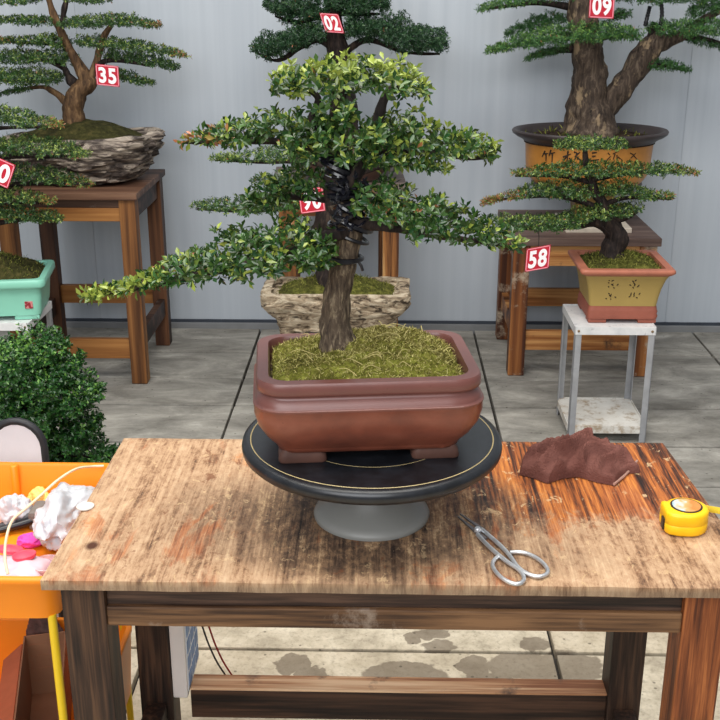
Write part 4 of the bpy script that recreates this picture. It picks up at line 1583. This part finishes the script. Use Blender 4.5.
ls = [[(c.x + A_ * k * math.cos(a), c.y + B_ * k * math.sin(a), c.z + z) for a in np.linspace(0, 2 * math.pi, 73)[:-1]] for k, z in
      [(.825, hgt - .05), (.86, hgt - .036), (.94, hgt - .024), (.99, hgt - .012), (1.0, hgt - .002), (.985, hgt + .004), (.94, hgt + .003), (.90, hgt - .006), (.85, hgt - .03), (.5, hgt - .035)]]
q.loops(ls)
q.build('rim', blackrim, pot)
q = MB()
ls = [[(c.x + A_ * k * math.cos(a), c.y + B_ * k * math.sin(a), c.z + z) for a in np.linspace(0, 2 * math.pi, 73)[:-1]] for k, z in [(.56, 0), (.6, .002), (.66, .014), (.72, .022), (.71, .032)]]
q.loops(ls)
q.build('foot', blackrim, pot)
q = MB()


def surf09(x, y):
    for k_ in range(500):
        Yq = Y09 - .28 + k_ * .0008
        p = P(x, y, Yq)
        f_ = np.interp(p.z - c.z, [z for _, z in body], [k for k, _ in body])
        if ((p.x - c.x) / (A_ * f_)) ** 2 + ((p.y - c.y) / (B_ * f_)) ** 2 <= 1.015:
            return p
    return p


def stroke(pp, w=.0045):
    pts = [surf09(x, y) for x, y in pp]
    pts, r = smooth_path(pts, [w * .9] + [w] * (len(pts) - 2) + [w * .45], 3)
    q.tube(pts, r, 6)


# the first character is two leaf shaped halves, the third is three bars
INK2 = plain('dark_ink', rgb(42, 30, 20), .6)
for grp in (([(545, 151), (542, 157)], [(543, 154), (548, 153.5)], [(546, 153.5), (546, 161)], [(551, 150), (549, 156)], [(549, 154), (555, 152.5)], [(552.5, 153), (552, 162)]),
            ([(563, 157), (571, 154)], [(568, 151), (567, 162)], [(567, 156), (563, 161)], [(574, 152), (577, 153)], [(575, 157), (580, 152)], [(577, 153), (574, 162)], [(577, 157), (582, 162)], [(569, 158), (572, 161)]),
            ([(592, 153), (597, 152.5)], [(592, 156.5), (596, 156)], [(590, 161), (599, 159.5)]),
            ([(608, 153), (610, 155)], [(607, 160), (611, 156)], [(613, 154), (619, 151)], [(615, 154), (613, 160)], [(617, 155), (617, 161)], [(618, 157), (622, 160)]),
            ([(630, 153), (634, 155)], [(631, 158), (636, 153)], [(634, 156), (638, 160)])):
    q = MB()
    for pp in grp:
        stroke(pp, .0042 if pp[0][0] < 605 else .003)
    q.build('ink_character', INK2, pot)
q = MB()
lp = [Vector((c.x + A_ * .84 * math.cos(a), c.y + B_ * .84 * math.sin(a), 0)) for a in np.linspace(0, 2 * math.pi, 49)[:-1]]
mound(q, lp, c.z + hgt - .03, .025, c.x, c.y, 10, .014, 14)
q2 = MB()
q2.v, q2.f, q2.mi, q2.smooth = list(q.v), list(q.f), list(q.mi), list(q.smooth)
tufts(q2, q, 260, .03, .0025, 1, seed=14)
q2.build('soil', [M['soil'], M['moss_blade_dull']], root)
q = MB()
px_tube(q, [(590, 140, 66), (591, 127, 52), (590, 110, 44), (588, 90, 37), (588, 65, 33), (586, 45, 31), (584, 25, 30), (580, 5, 24), (582, -20, 16), (578, -45, 8)], Y09, 8, 18, .3, 13)
px_tube(q, [(596, 120, 26), (608, 104, 25), (624, 84, 24), (640, 62, 24), (654, 45, 24), (666, 36, 16)], Y09, 8, 14, .3, 13)
q.build('trunk', M['bark_pale'], root)
for sp in ([(652, 48, 18), (680, 36, 12), (700, 22, 9), (725, 8, 6)], [(650, 45, 12), (652, 32, 8), (655, 22, 6)], [(576, 48, 10), (560, 50, 7), (530, 57, 3)], [(585, 35, 12), (550, 38, 6), (495, 50, 2)], [(590, 38, 12), (612, 36, 6), (636, 36, 3)],
           [(584, 10, 9), (540, 3, 5), (485, 9, 2)], [(648, 66, 6), (665, 66, 4), (688, 71, 2)], [(672, 36, 8), (700, 38, 5), (725, 44, 2)], [(612, 18, 5), (620, 14, 4), (627, 14, 2)]):
    q = MB()
    px_tube(q, sp, Y09, 6, 8, .25, 20)
    q.build('branch', M['bark_dark'] if sp[0][2] < 17 else M['bark_pale'], root)
for sp in ([(650, 6, 3), (648, 14, 3), (645, 26, 3)], [(661, 2, 4), (662, 14, 4), (660, 27, 4)]):
    q = MB()
    pts = []
    for x, y, w in sp:
        pts.append(P(x, y, Y09 - .06))
    pts, r = smooth_path(pts, [.007] * len(pts), 8)
    r = [v * (1 + .45 * (i % 2)) for i, v in enumerate(r)]
    q.tube(pts, r, 7)
    q.build('twisted_wire', M['black_wire'], root)
pads([
    ([(479, 9, 3), (500, 5, 5), (530, -2, 7), (570, -6, 8)], .14, dict(young=.2)),
    ([(612, -6, 7), (650, -3, 8), (690, -4, 8), (725, -6, 8)], .14),
    ([(488, 51, 3, -.08), (510, 45, 6, -.08), (540, 38, 10, -.1), (580, 34, 11, -.14), (615, 32, 10, -.1), (640, 36, 5, -.08)], .14, dict(young=.25)),
    ([(506, 34, 3, .1), (525, 26, 7, .1), (548, 20, 7, .1), (565, 18, 4, .1)], .08, dict(young=.0)),
    ([(526, 59, 2), (540, 54, 4), (565, 48, 4)], .06, dict(young=.0)),
    ([(652, 28, 6, -.06), (680, 29, 9, -.06), (705, 28, 9, -.06), (735, 26, 8, -.06)], .13),
    ([(685, 38, 4, .04), (705, 42, 5, .04), (728, 48, 4, .04)], .08, dict(young=0)),
    ([(648, 64, 4), (668, 65, 6), (689, 70, 3)], .07, dict(young=.0)),
    ([(612, 16, 5), (622, 14, 5), (629, 14, 3)], .06, dict(young=.0)),
    ([(690, 16, 5), (705, 8, 9), (725, 2, 9)], .08, dict(young=.0)),
    ([(530, -45, 10), (580, -55, 18), (630, -45, 10)], .15),
], Y09, .0165, M['leaf_pine'], root, 7.0, 7, hs=.88, wratio=.24, young=.15)

# ------------------------------------------------------------------ number tags
number_tag('35', [(95, 63.5), (118.5, 66.5), (119.5, 87), (97, 85)], 4.41, 'red tag reading 35 beside the trunk of the rock planter bonsai', (104, 48, 4.56))
number_tag('02', [(319, 13.5), (338.5, 13.5), (344, 34), (326, 31.5)], 4.40, 'red tag reading 02 on the dark bonsai behind the big tree', (330, 4, 4.50))
number_tag('90', [(298, 190), (322.5, 187), (325.5, 210.5), (301, 214)], 3.66, 'red tag reading 90, half covered by leaves above the stone trough', (312, 178, 3.80))
number_tag('09', [(590, -6), (615, -6), (613.5, 19.5), (588.5, 17)], 4.50, 'red tag reading 09 hanging at the top right bonsai', (602, -14, 4.6))
number_tag('58', [(527, 249), (550.5, 244.5), (549, 268), (524.5, 272)], 3.76, 'red tag reading 58 hanging below a branch of the small bonsai', (538, 226, 3.80))
number_tag('0', [(-10, 153), (15.5, 166), (8, 188), (-18, 178)], 3.62, 'red tag cut by the left edge of the photo showing a 0', (2, 146, 3.76), glyph_shift=.2)

# ------------------------------------------------------------------ leafy shrub at lower left
c = Vector((-.98, 2.72, 0))
root = thing('potted_shrub', 'dense dark green clipped shrub behind the orange cart', 'shrub', c)
q = MB()
q.lathe([(.001, 0), (.13, 0), (.14, .01), (.17, .2), (.18, .21), (.18, .235), (.165, .235), (.16, .2), (.001, .19)], c, 40)
q.build('pot', plain('plastic_pot', rgb(52, 44, 42), .6), root)
q = MB()
pts, r = smooth_path([c + Vector((0, 0, .18)), c + Vector((.02, 0, .3)), c + Vector((-.01, .02, .45)), c + Vector((.01, 0, .62))], [.028, .022, .018, .008], 6)
q.tube(pts, r, 10, .2, 20)
q.build('trunk', M['bark_dark'], root)
YB = 2.70
for sp in ([(0, 440, 8), (40, 415, 6), (80, 405, 3)], [(5, 470, 8), (60, 455, 6), (110, 458, 3)], [(0, 400, 8), (30, 375, 5), (60, 360, 3)]):
    q = MB()
    px_tube(q, sp, YB, 6, 8, .2, 30)
    q.build('branch', M['bark_dark'], root)
pads([
    ([(-60, 360, 12), (-10, 362, 20), (25, 357, 22), (48, 352, 16), (64, 350, 8)], .12, dict(young=.25)),
    ([(-40, 385, 10), (10, 385, 15), (45, 380, 18), (66, 372, 12), (78, 364, 6)], .13, dict(young=.12)),
    ([(-40, 415, 14), (10, 412, 22), (50, 408, 24), (80, 398, 16), (100, 392, 7)], .13, dict(young=.15)),
    ([(30, 445, 16, .02), (60, 440, 20, .02), (85, 430, 16, .02), (96, 424, 8, .02)], .12, dict(young=.06)),
    ([(40, 470, 18, .03), (70, 462, 20, .03), (98, 458, 14, .03), (122, 455, 5, .03)], .12, dict(young=.06)),
    ([(-40, 455, 20), (0, 455, 22), (40, 455, 16)], .12, dict(young=.06)),
], YB, .0135, M['leaf_shrub'], root, 9.0, 6, wratio=.5, tip_young=.25, lumps=.55, inner=.4)

# ------------------------------------------------------------------ rimmed board standing behind the cart
YR = 2.2
pb = P(21.5, 475, YR)
sx = mpp(pb)
root = thing('rimmed_board', 'white rounded board with a black rim between cart and shrub', 'board', (pb.x, YR, 0))
ztop = P(23, 421, YR).z
w = .118


def stad(wd, top, y, bot):
    r = wd / 2
    pts = [(pb.x + r * math.cos(a), y, top - r * 1.05 + r * 1.05 * math.sin(a)) for a in np.linspace(0, math.pi, 20)]
    return pts + [(pb.x - r, y, bot), (pb.x + r, y, bot)]


q = MB()
a = stad(w - .012, ztop - .006, YR - .006, .012)
b = stad(w - .012, ztop - .006, YR + .006, .012)
q.loops([a, b], sm=False)
q.build('panel', plain('white_cloth_panel', rgb(214, 208, 212), .7, var=.05, s=14, bump=.4), root)
q = MB()
pts = stad(w, ztop, YR, .009)
dn = resample([Vector(p) for p in pts], 90)
q.tube(dn, .009, 8, closed=True, up=(0, 1, 0))
q.build('rim', plain('black_rubber_rim', rgb(36, 36, 40), .5), root)

# ------------------------------------------------------------------ orange tool cart
cx0, cx1, cy0, cy1 = -.99, -.541, 1.565, 2.03
zr, zb = .68, .597
root = thing('tool_cart', 'orange tray cart with yellow legs beside the table, loaded with clutter', 'cart', ((cx0 + cx1) / 2, (cy0 + cy1) / 2, 0))
om = plain('orange_plastic', rgb(236, 136, 24), .42, var=.06, s=6)


def tray(name, zb, zr, th=.006, flare=.012):
    q = MB()
    W, D = cx1 - cx0, cy1 - cy0
    C_ = Vector(((cx0 + cx1) / 2, (cy0 + cy1) / 2, 0))
    loft(q, [(W - 2 * flare, D - 2 * flare, .03, zb), (W - .004, D - .004, .034, zr - .012), (W, D, .036, zr - .01), (W, D, .036, zr - .002), (W - .004, D - .004, .034, zr), (W - .022, D - .022, .03, zr), (W - .026, D - .026, .03, zr - .004),
             (W - .026 - 1.6 * flare, D - .026 - 1.6 * flare, .028, zb + th), (.05, .05, .02, zb + th)], C_, 0, 120)
    return q.build(name, om, root)


t1 = tray('tray', zb, zr)
q = MB()
for x in (cx0 + .03, PZ(11, 470, zr).x):
    q = MB()
    q.lathe([(.001, zb + .004), (.008, zb + .004), (.008, zr + .001), (.006, zr + .003), (.001, zr + .003)], (x, cy1 - .024, 0), 20)
    q.build('corner_post', om, t1)
t2 = tray('tray', .14, .305)
ylw = plain('yellow_tube', rgb(226, 190, 36), .4, var=.05)
for x in (cx0 + .03, cx1 - .026):
    for y in (cy0 + .022, cy1 - .012):
        q = MB()
        q.lathe([(.001, 0.012), (.0076, 0.012), (.0076, zb + .003), (.001, zb + .003)], (x, y, 0), 16)
        lg = q.build('leg', ylw, root)
        q = MB()
        q.lathe([(.001, 0), (.011, 0), (.012, .004), (.011, .02), (.001, .021)], (x, y, 0), 16)
        q.build('foot_cap', M['black_wire'], lg)


def crumple(name, label, cat, c, size, mat, seed, amp=.45, flat=1.0, group=None):
    bm = bmesh.new()
    bmesh.ops.create_icosphere(bm, subdivisions=5, radius=1)
    o_ = Vector((seed * 3.1, seed * 1.7, seed))
    for v in bm.verts:
        d = v.co.normalized()
        n1 = noise.noise(d * 1.3 + o_)
        n2 = 1 - 2 * abs(noise.noise(d * 1.9 + o_))
        n3 = 1 - 2 * abs(noise.noise(d * 4.2 + o_))
        r = 1 + amp * (.5 * n1 + .28 * n2 + .14 * n3) - amp * .3
        v.co = Vector((d.x * r * size[0], d.y * r * size[1], d.z * r * size[2]))
    zmin = min(v.co.z for v in bm.verts)
    floor_ = zmin * .75
    for v in bm.verts:
        v.co.z = max(v.co.z, floor_)
        v.co += Vector((0, 0, -floor_))
    q = MB()
    q.addbm(bm, 0, Matrix.Translation(c), True)
    o = q.build(name, mat)
    tag(o, label, cat, group)
    return o


bagm = plain('thin_white_plastic', rgb(188, 189, 194), .35, var=.03, s=20)
ZT = zb + .0062
p = PZ(15, 508, .64)
crumple('plastic_bag', 'small crumpled white bag at the left of the orange tray', 'bag', Vector((p.x, p.y - .0, ZT)), (.030, .034, .038), bagm, 3, .6)
p = PZ(66, 524, .64)
crumple('plastic_bag', 'big crumpled white bag in the orange tray against the table', 'bag', Vector((p.x - .006, p.y + .01, ZT)), (.052, .095, .055), bagm, 5, .6)
p = PZ(40, 500, .63)
crumple('yellow_wrapper', 'pale yellow wrapper behind the white bags in the tray', 'wrapper', Vector((p.x - .012, p.y + .03, ZT)), (.022, .022, .022), plain('pale_yellow_wrap', rgb(226, 200, 110), .5), 8)
p = PZ(26, 538, .62)
crumple('pink_cloth', 'bright magenta cloth scrap under the white bag in the tray', 'cloth', Vector((p.x + .008, p.y, ZT)), (.026, .020, .014), plain('magenta_cloth', rgb(226, 70, 170), .6), 9)
# dark hand tools
p = PZ(26, 520, .625)
t_ = thing('secateurs', 'black handled tool lying between the bags in the tray', 'tool', (p.x, p.y, ZT))
q = MB()
d0 = Vector((p.x - .05, p.y - .028, ZT + .012))
q.tube([d0, d0 + Vector((.05, .022, .006)), d0 + Vector((.095, .046, .014))], [.007, .008, .006], 10)
q.build('handle', M['black_wire'], t_)
q = MB()
q.tube([d0 + Vector((0, .02, 0)), d0 + Vector((.05, .035, .014)), d0 + Vector((.095, .05, .016))], [.006, .007, .005], 10)
q.build('handle', plain('dark_grey_grip', rgb(70, 68, 70), .5), t_)
q = MB()
e0 = d0 + Vector((.09, .046, .013))
q.loops([[e0 + Vector((0, -.01, -.002)), e0 + Vector((0, .01, -.002)), e0 + Vector((0, .01, .002)), e0 + Vector((0, -.01, .002))], [e0 + Vector((.04, .016, .004)), e0 + Vector((.04, .022, .004)), e0 + Vector((.04, .022, .006)), e0 + Vector((.04, .016, .006))]], sm=False)
q.build('blade', plain('grey_blade', rgb(120, 118, 116), .4, .6), t_)
p = PZ(38, 512, .63)
q = MB()
q.box(p.x - .012, p.x + .012, p.y - .03, p.y + .03, ZT, ZT + .04, .008)
tag(q.build('cardboard_sleeve', plain('grey_card', rgb(112, 104, 98), .7)), 'dull grey sleeve standing between the two white bags', 'sleeve')
# pink and white sachet with two red petals printed
p = PZ(20, 562, .655)
root = thing('printed_sachet', 'puffy white packet with red petal print at the front of the tray', 'packet', (p.x, p.y, ZT))
bm = bmesh.new()
bmesh.ops.create_grid(bm, x_segments=28, y_segments=20, size=.5)
sc3 = Vector((.15, .085, 0))
q = MB()
vs = []
for v in bm.verts:
    u, w_ = v.co.x * 2, v.co.y * 2
    e = max(0, (1 - u * u)) ** .5 * max(0, (1 - w_ * w_)) ** .5
    z = .034 + .024 * e + .004 * noise.noise(Vector((u * 3, w_ * 3, 4))) * (e + .2)
    v.co = Vector((p.x + u * .062 - .016, p.y + w_ * .045 - .004, ZT + z))
ext = bmesh.ops.extrude_face_region(bm, geom=bm.faces[:])
for e in ext['geom']:
    if isinstance(e, bmesh.types.BMVert):
        e.co.z = 2 * (ZT + .03) - e.co.z
        e.co.z = max(e.co.z, ZT + .0005)
q.addbm(bm, 0, None, True)
q.build('packet', plain('pearly_film', rgb(214, 188, 198), .25, var=.03), root)


def petal(px0, py0, a_, b_, rot):
    q = MB()
    cpt = PZ(px0, py0, ZT + .062)
    rows = []
    for k, s_ in enumerate((1, .75, .45, .15)):
        rows.append([])
        for t in np.linspace(0, 2 * math.pi, 25)[:-1]:
            x, y = a_ * s_ * math.cos(t), b_ * s_ * math.sin(t)
            rows[-1].append(cpt + Vector((x * math.cos(rot) - y * math.sin(rot), x * math.sin(rot) + y * math.cos(rot), .0015 * k)))
    q.loops([[v + Vector((0, 0, -.006)) for v in rows[0]]] + rows)
    q.build('petal_print', plain('red_pink_film', rgb(226, 74, 96), .3, var=.1), root)


petal(10, 548, .026, .013, -.25)
petal(24, 554, .021, .016, .5)
# shallow see-through pink tub
p = PZ(46, 570, .66)
q = MB()
q.lathe([(.001, 0), (.024, 0), (.028, .045), (.0295, .047), (.028, .048), (.0265, .045), (.023, .003), (.001, .003)], Vector((p.x - .012, p.y + .04, ZT + .0006)), 36)
m = NT('pinkish_clear_plastic', .15, .5)
m.base(rgb(240, 206, 206))
m.b.inputs['Transmission Weight'].default_value = .6
tag(q.build('plastic_tub', m.m), 'clear pinkish round tub in tray tucked beside table corner', 'tub')
# cream cable looping over the clutter
pp = [P(104, 470, 2.0), P(92, 466.5, 1.99), P(76, 469, 1.95), P(58, 480, 1.9), P(40, 496, 1.85), P(24, 510, 1.80), P(12, 521, 1.75), P(6, 540, 1.68), P(5, 560, 1.62), P(8, 574, 1.60)]
pp[0].z = max(pp[0].z, zr + .006)
pts, r = smooth_path(pp, [.0026] * len(pp), 8)
q = MB()
q.tube(pts, r, 8)
tag(q.build('cable', plain('cream_cable', rgb(226, 206, 172), .5)), 'cream cable looping over the clutter in the orange tray', 'cable')
# lower shelf clutter
ZL = .1464
root = thing('cardboard_box', 'open brown cardboard box on lower shelf of the orange cart', 'box', (-.733, 1.80, ZL))
bw, bl, bh = .088, .36, .152
th = .003
card = plain('corrugated_card', rgb(150, 108, 80), .85, var=.1, s=10)
BR = Matrix.Translation((-.768, 1.965, 0)) @ Matrix.Rotation(math.radians(14), 4, 'Z')
q = MB()
q.box(0, bw, -bl, 0, ZL, ZL + th, .0005, 0, BR)
for a in ((0, th, -bl, 0), (bw - th, bw, -bl, 0), (0, bw, -bl, -bl + th), (0, bw, -th, 0)):
    q.box(*a, ZL, ZL + bh, .0005, 0, BR)
for k in range(4):
    q.box(th, bw - th, -th - .0015, -th, ZL + .03 + k * .03, ZL + .04 + k * .03, .0004, 0, BR)
q.build('body', card, root)
q = MB()
R4 = BR @ Matrix.Translation((0, 0, ZL + bh)) @ Matrix.Rotation(math.radians(-40), 4, 'Y')
q.box(-.055, -.001, -bl + .03, -.03, -.001, .002, .0005, 0, R4)
q.build('flap', plain('red_brown_card', rgb(176, 96, 62), .7, var=.1), root)
p = P(30, 626, 2.0)
crumple('leaf_litter', 'dry dark plant scraps heaped behind cardboard box on the lower shelf', 'plant scraps', Vector((-.735, 1.999, ZL + .001)), (.045, .007, .12), plain('dry_scraps', rgb(92, 72, 66), .9, var=.4, s=60), 12, .6)
q = MB()
q.box(-.90, -.80, 1.80, 1.95, ZL, ZL + .03, .004)
tag(q.build('pink_packet', plain('hot_pink_paper', rgb(232, 70, 150), .5)), 'hot pink packet beside the cardboard box at the bottom left', 'packet')
q = MB()
p = P(67, 711, 1.73)
q.lathe([(.001, 0), (.011, 0), (.012, .003), (.012, .045), (.007, .052), (.007, .06), (.001, .061)], Vector((-.651, 1.955, ZL)), 20)
tag(q.build('white_bottle', plain('white_bottle_plastic', rgb(226, 222, 220), .4)), 'small white bottle on lower cart shelf beside the yellow leg', 'bottle')

# ------------------------------------------------------------------ control box and wires under the table
zb0 = P(180, 697, 1.91).z
root = thing('control_box', 'white electric box with blue gridded face on the rear left table leg', 'control box', (-.424, 1.97, zb0))
q = MB()
q.box(-.4405, -.409, 1.906, 2.05, zb0, zb0 + .23, .004)
q.build('housing', plain('white_housing', rgb(216, 210, 206), .45, var=.04), root)
q = MB()
q.box(-.4095, -.4075, 1.914, 2.042, zb0 + .012, zb0 + .215, .0005)
fp = q.build('face_plate', plain('white_face', rgb(214, 220, 228), .4), root)
for r_ in range(5):
    for c_ in range(3):
        q = MB()
        y0 = 1.918 + c_ * .041
        z0 = zb0 + .017 + r_ * .04
        q.box(-.408, -.4062, y0 + .003, y0 + .034, z0 + .003, z0 + .032, .0006)
        q.build('key', plain('blue_key', rgb(112, 142, 186), .5, var=.1, s=60) if (r_, c_) == (0, 0) else bpy.data.materials['blue_key'], fp)
for nm, off, mat, lab in (('black_cable', 0, M['black_wire'], 'thin black wire hanging down behind the rear table stretcher'), ('red_cable', 6.5, plain('red_wire', rgb(150, 34, 30), .4), 'thin red wire hanging beside the black wire under the table')):
    q = MB()
    pp = [(196 + off * .9, 604), (203 + off, 628), (209 + off, 645), (217 + off, 662), (228 + off, 679), (240 + off, 697)]
    pts = [P(x, y, 2.02 + .012 * i) for i, (x, y) in enumerate(pp)]
    pts = [Vector((pts[0].x - .005, 2.0, tz - .02))] + pts + [Vector((pts[-1].x + .05, 2.16, .06)), Vector((pts[-1].x + .12, 2.2, .004))]
    pts, r = smooth_path(pts, [.0022] * len(pts), 8)
    q.tube(pts, r, 7)
    tag(q.build(nm, mat), lab, 'wire')

# ------------------------------------------------------------------ light
w = bpy.data.worlds.new('World')
SC.world = w
w.use_nodes = True
nt = w.node_tree
bg = nt.nodes['Background']
tcd = nt.nodes.new('ShaderNodeTexCoord')
sp_ = nt.nodes.new('ShaderNodeSeparateXYZ')
rp = nt.nodes.new('ShaderNodeValToRGB')
nt.links.new(tcd.outputs['Generated'], sp_.inputs[0])
nt.links.new(sp_.outputs[2], rp.inputs['Fac'])
rp.color_ramp.elements[0].position = 0.0
rp.color_ramp.elements[0].color = (.42, .42, .42, 1)
rp.color_ramp.elements[1].position = .9
rp.color_ramp.elements[1].color = (.95, 1.0, 1.06, 1)
nt.links.new(rp.outputs['Color'], bg.inputs['Color'])
bg.inputs['Strength'].default_value = .6


def area(name, loc, rot, sx, sy, power, col):
    l = bpy.data.lights.new(name, 'AREA')
    l.shape = 'RECTANGLE'
    l.size, l.size_y = sx, sy
    l.energy = power
    l.color = col
    o = bpy.data.objects.new(name, l)
    o.location = loc
    o.rotation_euler = rot
    COL.objects.link(o)
    return o


area('skylight', (-.5, 1.7, 3.9), (math.radians(0), math.radians(-6), 0), 4.0, 2.2, 190, (1, .95, .87))
area('front_fill', (-.8, -1.6, 2.9), (math.radians(58), 0, math.radians(-10)), 3.5, 2.2, 150, (.97, .98, 1.0))  # added fill lamp above and behind the camera, not a roof opening

# ------------------------------------------------------------------ camera object
cam = bpy.data.cameras.new('Camera')
cam.sensor_width = 36
cam.lens = 36 * F / 720
cam.clip_start = .05
co = bpy.data.objects.new('Camera', cam)
R3 = Matrix((RT, UP, -FW)).transposed()
co.matrix_world = Matrix.Translation(CAM) @ R3.to_4x4()
COL.objects.link(co)
SC.camera = co
vs = SC.view_settings
vs.view_transform = 'Standard'
vs.look = 'None'
vs.gamma = 1
vs.exposure = 0
vs.use_curve_mapping = False
